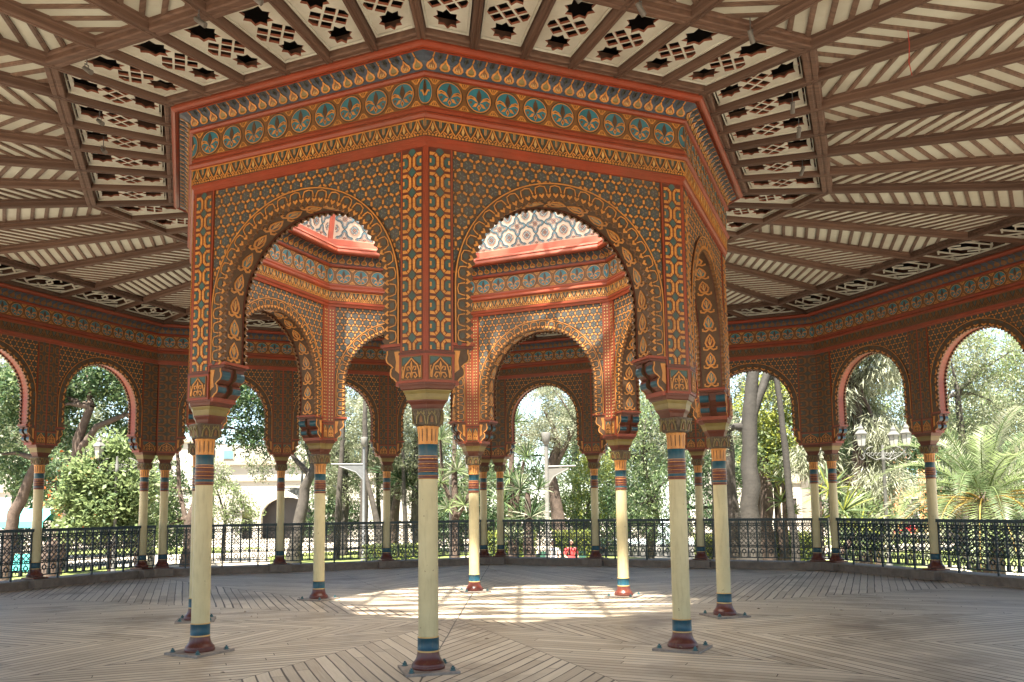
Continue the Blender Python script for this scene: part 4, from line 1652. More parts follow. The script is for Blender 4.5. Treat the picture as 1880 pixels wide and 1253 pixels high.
def drum_panel():
    mb = MB()
    hw0, hw1 = DA0 * T8, DA1 * T8
    mb.face([drum_surf(-hw0, 6.1, 0), drum_surf(hw0, 6.1, 0), drum_surf(hw1, DZ1, 0), drum_surf(-hw1, DZ1, 0)], 'dome_cream')
    U = 0.35

    def S(pts, w, m, h=0.006, closed=False):
        run = []
        for p in pts + ([pts[0]] if closed else []):
            if abs(p[0]) < (DA0 - .1) * T8 - 0.06 and 6.215 < p[1] < DZ1 - .02:
                run.append(p)
            else:
                if len(run) > 1:
                    mb.stroke(drum_surf, run, w, h, m)
                run = []
        if len(run) > 1:
            mb.stroke(drum_surf, run, w, h, m)
    for row in range(-2, 6):
        for i in range(-5, 6):
            cx = (i + (0.5 if row % 2 else 0)) * U
            cz = 6.56 + row * U * 0.5
            # quatrefoil cross outline in blue (lobes) with thin dark line inside
            for q in range(4):
                a = q * pi / 2

                def P(u, v):
                    return (cx + (u * cos(a) - v * sin(a)) * U, cz + (u * sin(a) + v * cos(a)) * U)
                if row % 2 == 0:
                    lob = [P(.14, .14), P(.22, .14), P(.24, .10), P(.33, .10), P(.40, .05), P(.46, 0), P(.40, -.05), P(.33, -.10), P(.24, -.10), P(.22, -.14), P(.14, -.14)]
                    S(lob, 0.046, 'dome_blue')
                    S([(cx + (x_ - cx) * 1.13, cz + (z_ - cz) * 1.13) for x_, z_ in lob], 0.010, 'slate_paint', 0.007)
                    S([P(.10, .10), P(.19, .09), P(.30, .06), P(.36, 0), P(.30, -.06), P(.19, -.09), P(.10, -.10)], 0.009, 'dome_pink', 0.007)
                    S([P(.13, 0), P(.075, .075), P(0, .13)], 0.009, 'dome_pink', 0.007)
                else:
                    S([P(.10, 0), P(.17, .06), P(.12, .12), P(.06, .17), P(0, .10)], 0.014, 'dome_blue', 0.006)
                    S([P(.24, 0), P(.20, .10), P(.10, .20), P(0, .24)], 0.012, 'dome_pink', 0.006)
            for ring, m in ((.058, 'dome_blue'), (.030, 'dome_pink'), (.012, 'slate_paint')):
                S(circle(cx, cz, ring * U * 1.6, None, 10), 0.011, m, 0.008, True)
            for q in range(8):
                a = q * pi / 4
                S([(cx + .02 * cos(a), cz + .02 * sin(a)), (cx + .036 * cos(a), cz + .036 * sin(a))], 0.010, 'slate_paint' if q % 2 else 'dome_red', 0.009)
    return mb


dpm = drum_panel().mesh('dome_panel')
for k in range(8):
    link('dome_panel', dpm, drum, (0, 0, 0), phi(k))
led, outm = MB(), MB()
for k in range(8):
    f = MB()
    pr = [(0.262, 5.974), (0.275, 5.985), (0.270, 6.010), (0.20, 6.030), (0.10, 6.075), (0.055, 6.085), (0.055, 6.190), (0.040, 6.205), (0.0, 6.206)]
    hwf = lambda e: (AI - HI - e)
    f.grid([[(-hwf(e) * T8, hwf(e), z) for e, z in pr], [(hwf(e) * T8, hwf(e), z) for e, z in pr]], 'dome_red', False)
    led.add(f, phi(k))
    f = MB()
    rows = []
    for (z, aa) in ((6.1, DA0), (DZ1, DA1)):
        w0 = aa * T8
        cvt = side_pt(k, -w0, aa - .012, z)
        lft = [side_pt(k, -w0 + .055, aa - .0, z), side_pt(k, -w0 + .055, aa - .012, z)]
        rgt = [side_pt(k + 1, w0 - .055, aa - .012, z), side_pt(k + 1, w0 - .055, aa - .0, z)]
        rows.append(lft + [cvt] + rgt)
    f.grid(rows, 'dome_red', False)
    f.build('dome_rib', drum)
    f = MB()
    y0, y1 = AI - HI + 0.02, AI + HI + 0.05
    f.plan([(-y0 * T8, y0), (y0 * T8, y0), (y1 * T8, y1), (-y1 * T8, y1)], 6.556, DZ1, 'plaster_cream')
    outm.add(f, phi(k))
led.build('ledge', drum)
outm.build('outer_wall', drum)
sk = MB()
for i in range(-5, 6):
    y = i * 0.62 + 0.1
    w_ = 0.13 if i % 2 == 0 else 0.075
    x_ = (AI + 0.1) * T8 + max(0, (AI + 0.1) - abs(y)) if abs(y) > (AI + .1) * T8 else AI + 0.1
    if abs(y) < AI:
        sk.box((0, y, DZ1 + 0.06), (2 * x_, w_, 0.06), 'lamp_grey')
for i in range(-2, 3):
    x = i * 1.25
    y_ = AI + 0.1 if abs(x) < (AI + .1) * T8 else (AI + .1) * (T8 + 1) - abs(x)
    sk.box((x, 0, DZ1 + 0.005), (0.075, 2 * y_, 0.05), 'lamp_grey')
sk.build('skylight_frame', drum)

# unseen skylight glass, clouded patches added to dim and dapple the floor sun
gm = bpy.data.materials.new('dappling_glass')
gm.use_nodes = True
gt = gm.node_tree
gt.nodes.clear()
go = nd(gt, 'ShaderNodeOutputMaterial')
gtr = nd(gt, 'ShaderNodeBsdfTransparent')
gdf = nd(gt, 'ShaderNodeBsdfTranslucent')
gdf.inputs['Color'].default_value = (.75, .72, .66, 1)
gmx = nd(gt, 'ShaderNodeMixShader')
gtc = nd(gt, 'ShaderNodeTexCoord')
gmp = nd(gt, 'ShaderNodeMapping')
gmp.inputs['Scale'].default_value = (0.9, 2.6, 1)
gn = nd(gt, 'ShaderNodeTexNoise')
gn.inputs['Scale'].default_value = 1.1
gn.inputs['Detail'].default_value = 3
gr_ = nd(gt, 'ShaderNodeValToRGB')
gr_.color_ramp.elements[0].position = .38
gr_.color_ramp.elements[0].color = (.30, .30, .30, 1)
gr_.color_ramp.elements[1].position = .58
gr_.color_ramp.elements[1].color = (.97, .97, .97, 1)
gt.links.new(gtc.outputs['Object'], gmp.inputs['Vector'])
gt.links.new(gmp.outputs['Vector'], gn.inputs['Vector'])
gt.links.new(gn.outputs['Fac'], gr_.inputs['Fac'])
gt.links.new(gr_.outputs['Color'], gmx.inputs[0])
gt.links.new(gtr.outputs[0], gmx.inputs[1])
gt.links.new(gdf.outputs[0], gmx.inputs[2])
gt.links.new(gmx.outputs[0], go.inputs['Surface'])
MATS['dappling_glass'] = gm
pg = MB()
rg_ = (AI + 0.12) / cos(pi / 8)
pg.face([(rg_ * cos(-pi / 2 + i * pi / 4), rg_ * sin(-pi / 2 + i * pi / 4), DZ1 + 0.10) for i in range(8)], 'dappling_glass')
pg.build('skylight_glass', drum)

# ------------------------------------------------------------------ small ceiling lamps, loose string
SPOT = [((-1.32, -4.94), 'small white spotlight hanging from the star panel left of the foremost column'),
        ((-1.92, -4.63), 'small white spotlight hanging left of the first one over the left front arch'),
        ((-3.33, -3.87), 'white spotlight in the star panel just past the left ceiling corner'),
        ((-3.76, -2.79), 'white spotlight on the left ceiling strip, third panel from the corner'),
        ((-4.09, -2.06), 'white spotlight on the left ceiling strip, fourth panel from the corner'),
        ((1.40, -4.89), 'small white spotlight hanging right of the foremost column over the right front arch'),
        ((1.98, -4.68), 'small white spotlight in the star panel before the last one over the right front arch'),
        ((3.07, -4.22), 'white spotlight beside the right ceiling corner'),
        ((3.91, -2.82), 'white spotlight on the right ceiling strip, third panel from the corner'),
        ((4.18, -2.21), 'white spotlight on the right ceiling strip, fourth panel from the corner'),
        ((4.60, -1.08), 'white spotlight on the right ceiling strip, farthest panel')]
sp0 = None
for (x, y), lab in SPOT:
    rz = atan2(y, x) + 0.4
    if sp0 is None:
        sp0 = thing('spotlight', lab, 'spotlight', (x, y, CEIL), rz, 'spotlights under the star panels')
        sp0.scale = (.62, .62, .62)
        b = MB()
        b.tube([(0, 0, 0.12, .008), (0, 0, -.08, .008)], 'lamp_grey', 6)
        b.tube([(-.035, 0, -.08, .006), (-.03, 0, -.15, .006)], 'lamp_grey', 6)
        b.tube([(.035, 0, -.08, .006), (.03, 0, -.15, .006)], 'lamp_grey', 6)
        b.box((0, 0, -.08), (.08, .016, .010), 'lamp_grey')
        b.build('yoke', sp0)
        c = MB()
        c.tube([(0, -.06, -.11, .020), (0, -.05, -.12, .034), (0, .06, -.20, .040), (0, .10, -.228, .043)], 'lamp_white', 14)
        c.build('lamp_body', sp0)
    else:
        dup(sp0, lab, (x, y, CEIL), rz)
st_ = MB()
st_.tube([(4.60, -4.05, CEIL + .02, .003), (4.61, -4.04, CEIL - .12, .004), (4.59, -4.05, CEIL - .30, .004), (4.62, -4.03, CEIL - .42, .003)], 'string_red', 6)
tag(st_.build('hanging_string'), 'short red string dangling from a ceiling rib at the upper right', 'string')
fl2 = thing('floodlight', 'small grey floodlight under the ceiling seen through the back arch', 'floodlight', (2.0, 7.0, CEIL - 0.02), 0.6)
b = MB()
b.box((0, 0, -.16), (.30, .10, .16), 'lamp_white')
b.build('lamp_body', fl2)
b = MB()
b.tube([(0, 0, .02, .012), (0, 0, -.09, .012)], 'lamp_grey', 6)
b.build('stem', fl2)

#@@G0@@
# ------------------------------------------------------------------ garden: ground
G = -1.0


def sheet(name, poly, z, mt):
    mb = MB()
    mb.face([(p[0], p[1], z) for p in poly], mt)
    return tag(mb.build(name), kind='structure')


sheet('ground', [(-400, -300), (400, -300), (400, 500), (-400, 500)], G, 'paving')
ring = [(15.0 * cos(i * pi / 24), 15.0 * sin(i * pi / 24)) for i in range(48)]
sheet('plaza', ring, G + 0.004, 'earth_paving')


def blob(cx, cy, rx, ry, n=28, seed=0):
    r = random.Random(seed)
    ph = [r.uniform(0, 6.28) for _ in range(3)]
    return [(cx + rx * (1 + .08 * sin(3 * t + ph[0]) + .05 * sin(5 * t + ph[1])) * cos(t), cy + ry * (1 + .08 * sin(2 * t + ph[2])) * sin(t)) for t in [2 * pi * i / n for i in range(n)]]


for i, (cx, cy, rx, ry) in enumerate(((-19, 22, 7.5, 5.0), (-7.5, 33, 5.5, 6.5), (1.6, 25.5, 5.2, 6.8), (12.5, 21.5, 4.0, 6.0), (22, 27, 7, 6), (16.5, 12.0, 3.4, 3.4), (-24, 42, 8, 5), (20, 46, 9, 6))):
    sheet('lawn', blob(cx, cy, rx, ry, seed=i), G + 0.010, 'lawn_green')


# ------------------------------------------------------------------ garden: plants
def basis(d):
    d = d.normalized()
    u = d.cross(Vector((0, 0, 1)))
    if u.length < 1e-3:
        u = Vector((1, 0, 0))
    u.normalize()
    return d, u, u.cross(d)


def rvec(r):
    while True:
        v = Vector((r.uniform(-1, 1), r.uniform(-1, 1), r.uniform(-1, 1)))
        if 0.05 < v.length < 1:
            return v.normalized()


def leaf_quad(mb, p, d, n, L, W, mt):
    side = d.cross(n)
    if side.length < 1e-4:
        return
    side = side.normalized() * W / 2
    a = p
    m = p + d * L * 0.45
    e = p + d * L
    mb.face([tuple(a), tuple(m + side), tuple(e), tuple(m - side)], mt)


def crown_mesh(clusters, n, L, W, mats, seed, droop=0.0, shell=0.5):
    """clusters: (x, y, z, rx, ry, rz, tone index); leaves gather in small sprays with gaps between"""
    r = random.Random(seed)
    mb = MB()
    for mt in mats:
        mb.mi(mt)
    wts = [c[3] * c[4] + c[3] * c[5] for c in clusters]
    tot = sum(wts)
    for c, wt in zip(clusters, wts):
        ns = max(4, int(n * 1.55 * wt / tot / 14))
        for s in range(ns):
            v = rvec(r)
            rad = shell + (1 - shell) * r.random() ** 0.5
            rad *= 1 + 0.18 * sin(5 * v.x + seed) * cos(4 * v.z + c[0])
            sc = Vector((c[0] + v.x * c[3] * rad, c[1] + v.y * c[4] * rad, c[2] + v.z * c[5] * rad))
            out = Vector((v.x, v.y, v.z * 0.6 + 0.15 - droop))
            spray = L * r.uniform(1.2, 2.4)
            tone = mats[min(len(mats) - 1, max(0, c[6] + r.choice((-1, 0, 0, 0, 1))))]
            for q in range(14):
                p = sc + rvec(r) * spray * r.random() ** 0.4
                d = (out * 0.8 + rvec(r) * 0.9 + Vector((0, 0, -droop)))
                if d.length < 1e-3:
                    continue
                nn = (Vector((0, 0, 1)) + rvec(r) * 0.8).normalized()
                k = r.uniform(0.7, 1.25)
                leaf_quad(mb, p, d.normalized(), nn, L * k, W * k, tone if r.random() < .8 else r.choice(mats))
    return mb.mesh('crown')


def trunk_mesh(paths, mt, seg=9, seed=0):
    r = random.Random(seed)
    mb = MB()
    for path in paths:
        # resample with slight wander so that no trunk is a straight pipe
        pts = []
        for a, b in zip(path, path[1:]):
            for i in range(4):
                t = i / 4
                w = min(a[3], b[3]) * 0.22
                pts.append((a[0] + (b[0] - a[0]) * t + r.uniform(-w, w), a[1] + (b[1] - a[1]) * t + r.uniform(-w, w), a[2] + (b[2] - a[2]) * t, (a[3] + (b[3] - a[3]) * t) * r.uniform(.94, 1.06)))
        pts.append(path[-1])
        mb.tube(pts, mt, seg)
    return mb.mesh('trunk')


def tree(label, loc, paths, clusters, n, L, W, mats, bark, seed, group=None, droop=0.0, name='tree', shell=0.5):
    t = thing(name, label, 'tree', (loc[0], loc[1], G), 0, group)
    limbs = list(paths)
    # limbs from the end of the trunk to the leaf masses
    top = paths[0][-1]
    for i, c in enumerate(clusters):
        src = min((p for q in paths for p in q[1:]), key=lambda p: hypot(hypot(p[0] - c[0], p[1] - c[1]), p[2] - c[2]))
        limbs.append([src, ((src[0] + c[0]) / 2, (src[1] + c[1]) / 2, (src[2] + c[2]) / 2 + .15, max(.02, src[3] * .45)), (c[0], c[1], c[2], max(.012, src[3] * .2))])
    link('trunk', trunk_mesh(limbs, bark, 9, seed), t)
    link('crown', crown_mesh(clusters, n, L, W, mats, seed, droop, shell), t)
    return t


DARK = ['leaf_deep', 'leaf_mid', 'leaf_bright']
MIDS = ['leaf_mid', 'leaf_bright', 'leaf_yellow']
OLIV = ['leaf_olive', 'leaf_olive', 'leaf_silver']
SILV = ['leaf_olive', 'leaf_silver', 'leaf_silver']
NEED = ['leaf_mid', 'leaf_needle', 'leaf_silver']

# left arches: forked tree, leaning trunk, bright big leaved shrub
tree('forked leaning tree with a dark canopy in the arch nearest the left corner pair', (-15.0, 17.0),
     [[(-.6, 0, 0, .42), (-.3, 0, 1.2, .34), (.25, 0, 2.6, .24), (.35, 0, 3.6, .19), (.30, 0, 5.0, .17), (.75, 0, 6.2, .13)], [(.33, 0, 4.6, .13), (1.0, 0, 5.5, .11), (1.9, .1, 5.9, .08)]],
     [(.3, .5, 7.4, 2.2, 2.0, .9, 0), (2.2, .6, 6.9, 1.6, 1.5, .8, 0), (-1.6, .4, 6.8, 1.3, 1.4, .9, 1), (1.6, 1.2, 5.8, .9, .9, .6, 0), (3.4, .6, 6.0, .8, .9, .7, 1), (-.6, -.3, 6.1, .5, .5, .35, 1)],
     9000, .17, .085, DARK, 'bark_brown', 1)
tree('dark leaning trunk and leafy tree cut by the left picture edge', (-17.2, 17.5),
     [[(-.2, 0, 0, .26), (.1, 0, 2.5, .21), (.9, 0, 4.4, .15), (1.1, 0, 6.0, .1)]],
     [(0, .3, 6.6, 1.6, 1.5, 1.1, 0), (1.2, .4, 7.4, 1.5, 1.4, 1.0, 0), (-.9, .2, 4.6, .9, 1.0, .9, 1), (.2, .8, 3.6, .8, .8, .6, 1), (1.4, .9, 5.6, .8, .8, .8, 0)],
     7000, .16, .08, DARK, 'bark_brown', 2)
tree('bright green shrub with large sunlit leaves in the left arch', (-12.3, 14.8),
     [[(.1, 0, 0, .10), (0, 0, 1.4, .07), (-.2, 0, 2.8, .05)]],
     [(-.5, 0, 3.7, 1.0, .8, .55, 1), (.5, 0, 3.3, .9, .8, .5, 1), (-1.1, .1, 2.9, .8, .7, .4, 1), (.1, -.2, 2.6, .9, .7, .45, 1), (-.6, -.2, 2.0, .9, .7, .35, 2), (.7, .1, 1.9, .7, .7, .45, 1), (0, .2, 4.5, .6, .6, .4, 2)],
     7000, .19, .10, ['leaf_mid', 'leaf_bright', 'leaf_bright'], 'bark_brown', 3, name='shrub')
tree('dark spreading tree overhanging the pale gateway building', (-12.6, 21.5),
     [[(0, 0, 0, .22), (.2, 0, 2.2, .19), (.7, 0, 4.2, .14), (1.0, 0, 6.0, .1)], [(.1, 0, 1.6, .12), (-.4, .2, 3.4, .09), (-.6, .3, 5.4, .06)]],
     [(2.2, 0, 6.2, 1.5, 1.2, 1.1, 0), (3.1, -.2, 7.2, 1.4, 1.2, 1.0, 0), (1.0, .3, 7.6, 1.5, 1.3, .9, 0), (2.8, -.3, 5.3, .9, .8, .5, 0), (-.8, .4, 6.6, 1.2, 1.1, .8, 1), (-1.4, .3, 3.2, 1.0, .9, 1.0, 2), (-.9, .4, 1.9, .9, .9, .7, 2)],
     9500, .16, .08, DARK, 'bark_brown', 4)
tree('pale green feathery bush low in front of the gateway building', (-14.2, 30.0),
     [[(0, 0, 0, .12), (.1, 0, 2.2, .08)]], [(0, 0, 3.0, 1.3, 1.0, 1.1, 1), (.9, 0, 2.4, .9, .8, .8, 1), (-.7, 0, 4.3, .9, .8, .8, 2)], 3200, .17, .06, ['leaf_olive', 'leaf_bright', 'leaf_silver'], 'bark_grey', 5, name='bush')
tree('leaning tree with a curved forked trunk before the dark gateway arch', (-9.9, 28.0),
     [[(-.2, 0, 0, .36), (0, 0, 1.6, .30), (.35, 0, 3.6, .24), (.75, 0, 4.6, .18), (.4, 0, 5.6, .12)], [(.55, 0, 4.2, .15), (-.2, 0, 5.0, .11), (-.6, 0, 5.7, .08)]],
     [(.3, 0, 6.6, 1.4, 1.2, .8, 1), (1.1, .2, 5.6, .8, .8, .6, 1), (-1.0, .2, 6.3, .9, .9, .6, 1), (-1.9, 0, 4.6, .6, .5, .7, 1), (1.3, 0, 7.4, 1.1, 1.0, .8, 2)],
     5200, .15, .065, ['leaf_mid', 'leaf_olive', 'leaf_silver'], 'bark_grey', 6)
# grove of grey trunks, centre left
g = tree('grove tree with a straight grey trunk and greyish crown beside the left modern lamp post', (-9.0, 34.0),
         [[(0, 0, 0, .26), (.1, 0, 3, .21), (0, 0, 6.0, .14)], [(.9, .3, 0, .15), (1.1, .3, 3, .12), (1.2, .3, 5.5, .08)]],
         [(0, 0, 7.2, 1.7, 1.4, 1.6, 1), (.9, 0, 5.6, 1.5, 1.2, 1.2, 0), (-.8, 0, 4.9, 1.2, 1.0, 1.1, 1), (.2, 0, 3.6, 1.1, 1.0, .9, 0), (1.8, .2, 7.8, 1.3, 1.2, 1.3, 2)],
         7500, .17, .055, OLIV, 'bark_grey', 7, 'grey leaved trees of the park')
dup(g, 'grove tree with its grey crown directly behind the tall modern lamp post', (-6.5, 35.0, G), 2.2, 1.02)
dup(g, 'grove tree with grey crown between the tall modern lamp post and the foremost column', (-4.6, 31.0, G), 4.0, .97)
dup(g, 'farthest grey grove tree, deep behind the lamp posts on the left', (-8.0, 43.0, G), 1.0, 1.25)
dup(g, 'grey crowned tree far behind the yuccas, left of the back corner', (-1.8, 40.0, G), 3.0, 1.25)
for i, (x, y, r0, h, ln, lab) in enumerate(((-8.7, 31.0, .15, 8.2, .35, 'leaning bare grey trunk near the tall modern lamp post'),
                                            (-5.9, 28.5, .17, 4.4, -.9, 'strongly slanting grey trunk beside the dark arching palm'),
                                            (-7.6, 32.5, .20, 8.5, .05, 'straight pale trunk below the left modern lamp arm'))):
    mb = thing('bare_tree', lab, 'tree', (x, y, G), 0)
    link('trunk', trunk_mesh([[(0, 0, 0, r0 * 1.3), (ln * .3, 0, h * .4, r0), (ln, 0, h, r0 * .6)]], 'bark_grey', 9, 30 + i), mb)
# silvery round crown straight ahead with its trunk
tree('big silvery green round crowned tree in the middle of the back arch', (2.3, 25.0),
     [[(.2, 0, 0, .40), (.1, 0, 2.4, .30), (-.2, 0, 4.2, .22), (.2, 0, 5.4, .16)], [(-.15, 0, 4.0, .14), (.7, 0, 5.6, .1), (1.0, 0, 6.2, .07)]],
     [(-.5, 0, 6.9, 2.1, 1.5, 1.5, 1), (.5, -.3, 6.0, 1.7, 1.2, 1.0, 1), (-1.5, 0, 5.7, 1.1, 1.0, .8, 1), (1.6, 0, 6.9, 1.2, 1.0, 1.2, 0), (-.4, -.2, 8.2, 1.4, 1.2, 1.0, 2), (-.6, -.6, 5.4, .9, .7, .5, 2)],
     11000, .115, .036, SILV, 'bark_brown', 8)
tree('leafy green bush beside the slim post, right of the middle lamp post', (3.7, 26.5),
     [[(0, 0, 0, .09), (.1, 0, 2.0, .06)]], [(.2, 0, 3.6, 1.1, .9, .9, 1), (-.3, 0, 2.4, 1.1, .9, .8, 1), (.7, 0, 1.6, 1.0, .9, .8, 0), (-.6, 0, 1.2, .9, .8, .7, 0), (.6, .2, 4.6, .8, .7, .6, 2)],
     4600, .16, .06, MIDS, 'bark_grey', 9, name='bush')
tree('sprawling light green tree left of the white fountain jet', (6.7, 27.0),
     [[(0, 0, 0, .2), (.1, 0, 2.6, .15), (-.2, 0, 5.0, .1)]],
     [(0, 0, 6.6, 1.5, 1.2, 1.3, 1), (-.7, 0, 4.7, 1.2, 1.0, 1.1, 1), (.8, -.2, 3.7, 1.2, 1.0, 1.0, 0), (-.4, -.2, 2.6, 1.2, 1.0, .8, 0), (.5, -.2, 1.6, 1.3, 1.0, .8, 0), (1.1, 0, 5.4, .9, .9, .8, 2)],
     7000, .20, .055, ['leaf_mid', 'leaf_bright', 'leaf_silver'], 'bark_grey', 10, droop=.15)
tree('tall pale green tree behind the white fountain jet', (9.6, 44.0),
     [[(0, 0, 0, .3), (.1, 0, 4.0, .22), (0, 0, 8.0, .14)]],
     [(0, 0, 9.4, 2.2, 1.8, 2.0, 1), (-1.6, 0, 7.4, 1.7, 1.4, 1.5, 1), (1.4, 0, 6.6, 1.8, 1.5, 1.4, 1), (.2, 0, 5.0, 1.6, 1.3, 1.1, 0)],
     7000, .22, .09, ['leaf_mid', 'leaf_olive', 'leaf_silver'], 'bark_grey', 11)
# right: eucalyptus with a thick pale trunk
tree('tall tree with a thick pale grey trunk, right of the inner arcade', (8.8, 17.2),
     [[(-.1, 0, 0, .40), (-.1, 0, 2.5, .31), (.05, 0, 5.2, .27), (.2, 0, 7.2, .22), (.3, 0, 9, .15)], [(.1, 0, 5.6, .18), (.7, 0, 7.0, .15), (1.6, 0, 8.3, .1)]],
     [(-1.2, .6, 7.6, .9, .9, 1.2, 1), (.6, .8, 9.0, 1.6, 1.2, 1.0, 1), (1.9, .6, 8.6, 1.1, 1.0, .9, 1), (-.9, .8, 5.0, .5, .6, .9, 2), (1.4, .8, 6.6, .6, .6, .7, 1)],
     4600, .17, .045, OLIV, 'bark_pale', 12)
tree('leafy yellow green tree behind the thick pale trunk', (11.2, 22.0),
     [[(0, 0, 0, .16), (-.1, 0, 3.0, .12), (.1, 0, 5.5, .08)]],
     [(-.1, 0, 6.6, 1.3, 1.1, .9, 2), (.3, -.1, 5.3, 1.2, 1.0, .8, 2), (-.5, 0, 4.3, 1.1, 1.0, .6, 1), (.7, .2, 7.7, 1.1, 1.0, .9, 2)],
     6500, .16, .08, MIDS, 'bark_brown', 13)
tree('dark low spreading tree in the shade right of the thick pale trunk', (11.2, 25.0),
     [[(0, 0, 0, .17), (.1, 0, 2.8, .13)]],
     [(-.6, 0, 4.2, 1.3, 1.0, .8, 0), (.9, 0, 4.6, 1.2, 1.0, .7, 0), (.2, 0, 3.6, 1.0, .9, .45, 0)], 4500, .15, .075, DARK, 'bark_brown', 14)
for i, (x, y, r0, h, ln, bk, lab) in enumerate(((8.75, 19.5, .24, 9.5, -.35, 'bark_grey', 'second grey trunk close to the left of the thick pale trunk'),
                                                (10.6, 22.0, .28, 4.4, .06, 'bark_brown', 'stout scaly trunk just right of the thick pale trunk'),
                                                (9.85, 16.0, .11, 9.0, -.5, 'bark_pale', 'slender pale trunk left of the right rear corner pair'),
                                                (8.15, 20.0, .11, 9.0, .05, 'bark_pale', 'very slim pale trunk at the edge of the right front columns'),
                                                (22.6, 30.0, .34, 3.9, .0, 'bark_brown', 'short brown trunk before the white wall, right of the last outer column'))):
    t = thing('bare_tree', lab, 'tree', (x, y, G), 0)
    link('trunk', trunk_mesh([[(0, 0, 0, r0 * 1.35), (ln * .3, 0, h * .3, r0 * 1.02), (ln * .7, 0, h * .65, r0 * .9), (ln, 0, h, r0 * .72)]], bk, 10, 40 + i), t)
# conifer with drooping branches
cf = []
rr = random.Random(77)
for i in range(15):
    a = rr.uniform(0, 6.28)
    z = 3.2 + i * .43
    R_ = (1.9 - i * .05) * rr.uniform(.55, 1)
    cf.append((R_ * cos(a), R_ * sin(a) * .7, z, .75, .65, .30, rr.choice((0, 1, 1, 2))))
tree('drooping conifer with hanging pale needles in the red lined arch', (12.5, 17.3),
     [[(0, 0, 0, .27), (0, 0, 3, .22), (.1, 0, 6.5, .15), (.05, 0, 9.5, .07)]], cf, 15000, .34, .036, ['leaf_needle', 'leaf_silver', 'leaf_silver'], 'bark_brown', 15, droop=.7, shell=.2, name='conifer')
tree('dark tree crown behind the drooping conifer', (14.8, 21.5),
     [[(0, 0, 0, .17), (0, 0, 2.6, .14), (.1, 0, 4.0, .1)]], [(-.3, 0, 4.3, 1.5, 1.1, .9, 0), (1.0, 0, 4.5, 1.3, 1.1, .8, 0), (-1.5, .1, 4.9, 1.0, .9, .8, 0)], 5200, .17, .08, DARK, 'bark_brown', 16)
tree('yellow green leafy crown high behind the drooping conifer', (15.6, 24.5),
     [[(0, 0, 0, .2), (0, 0, 4, .15), (.1, 0, 6.4, .1)]], [(-.3, 0, 6.6, 1.4, 1.2, 1.0, 1), (.8, 0, 8.4, 1.7, 1.3, 1.2, 1), (-1.2, 0, 8.9, 1.5, 1.2, 1.1, 2)], 6500, .17, .07, ['leaf_olive', 'leaf_bright', 'leaf_silver'], 'bark_grey', 17)
tree('tall feathery olive green tree in the arch at the right picture edge', (20.4, 25.5),
     [[(0, 0, 0, .24), (.1, 0, 4, .18), (.0, 0, 7.4, .12)]],
     [(-.2, 0, 8.9, 2.0, 1.6, 1.5, 1), (-1.6, 0, 6.3, 1.3, 1.2, 1.4, 0), (1.5, 0, 7.0, 1.6, 1.3, 1.6, 1), (.2, 0, 5.0, 1.5, 1.2, 1.2, 0), (2.2, 0, 4.6, 1.4, 1.2, 1.3, 0), (2.6, 0, 9.3, 1.6, 1.4, 1.3, 2)],
     11000, .20, .05, ['leaf_olive', 'leaf_olive', 'leaf_bright'], 'bark_grey', 18, droop=.25)
tree('low leafy shrub below the three lantern street lamp', (12.0, 15.4),
     [[(0, 0, 0, .06), (0, 0, 1.4, .04)]], [(0, 0, 2.2, .75, .6, .5, 1), (-.4, 0, 1.4, .8, .6, .6, 1), (.5, 0, 1.5, .7, .6, .6, 0)], 1800, .16, .08, ['leaf_mid', 'leaf_bright', 'leaf_silver'], 'bark_brown', 19, name='shrub')
tree('orange flowering shrub behind the left outer column', (-17.9, 22.0),
     [[(0, 0, 0, .08), (0, 0, 2.4, .05)]], [(0, 0, 3.4, .8, .6, .6, 1), (.7, 0, 2.4, .8, .7, .6, 2), (-.7, 0, 4.6, .7, .6, .5, 0), (.9, 0, 4.2, .5, .5, .5, 2)], 1700, .15, .10, ['leaf_mid', 'leaf_bright', 'leaf_orange_flower'], 'bark_brown', 20, name='shrub')
# far rows that close the view between the nearer trees
big = tree('distant broad tree beyond the grove, left of the back corner', (-14.0, 52.0),
           [[(0, 0, 0, .4), (.2, 0, 3.5, .3), (0, 0, 7.0, .2)]],
           [(0, 0, 9.5, 3.2, 2.4, 2.4, 1), (-2.4, 0, 7.4, 2.2, 1.8, 1.8, 0), (2.4, 0, 7.6, 2.3, 1.8, 1.8, 1), (.4, 0, 5.4, 2.4, 1.8, 1.4, 0), (1.2, 0, 11.8, 2.2, 1.8, 1.6, 2)],
           8500, .26, .11, ['leaf_mid', 'leaf_olive', 'leaf_silver'], 'bark_grey', 21, 'distant trees closing the view')
for i, (x, y, s, lab) in enumerate(((-3.5, 56, 1.1, 'distant broad tree behind the yuccas near the back corner'), (5.0, 52, 1.15, 'distant broad tree behind the silvery round crown'),
                                    (14.5, 58, 1.2, 'distant broad tree right of the fountain jet'),
                                    (18.6, 50, 1.0, 'distant broad tree behind the right rear corner pair'), (31.0, 48, 1.1, 'distant broad tree behind the big palm'),
                                    (40.0, 52, 1.2, 'distant broad tree at the far right beyond the palm'), (-31.0, 40, 1.0, 'distant broad tree at the left picture edge'), (-24.6, 34, .85, 'broad tree behind the forked leaning tree'))):
    dup(big, lab, (x, y, G), i * 1.3 + .5, s)


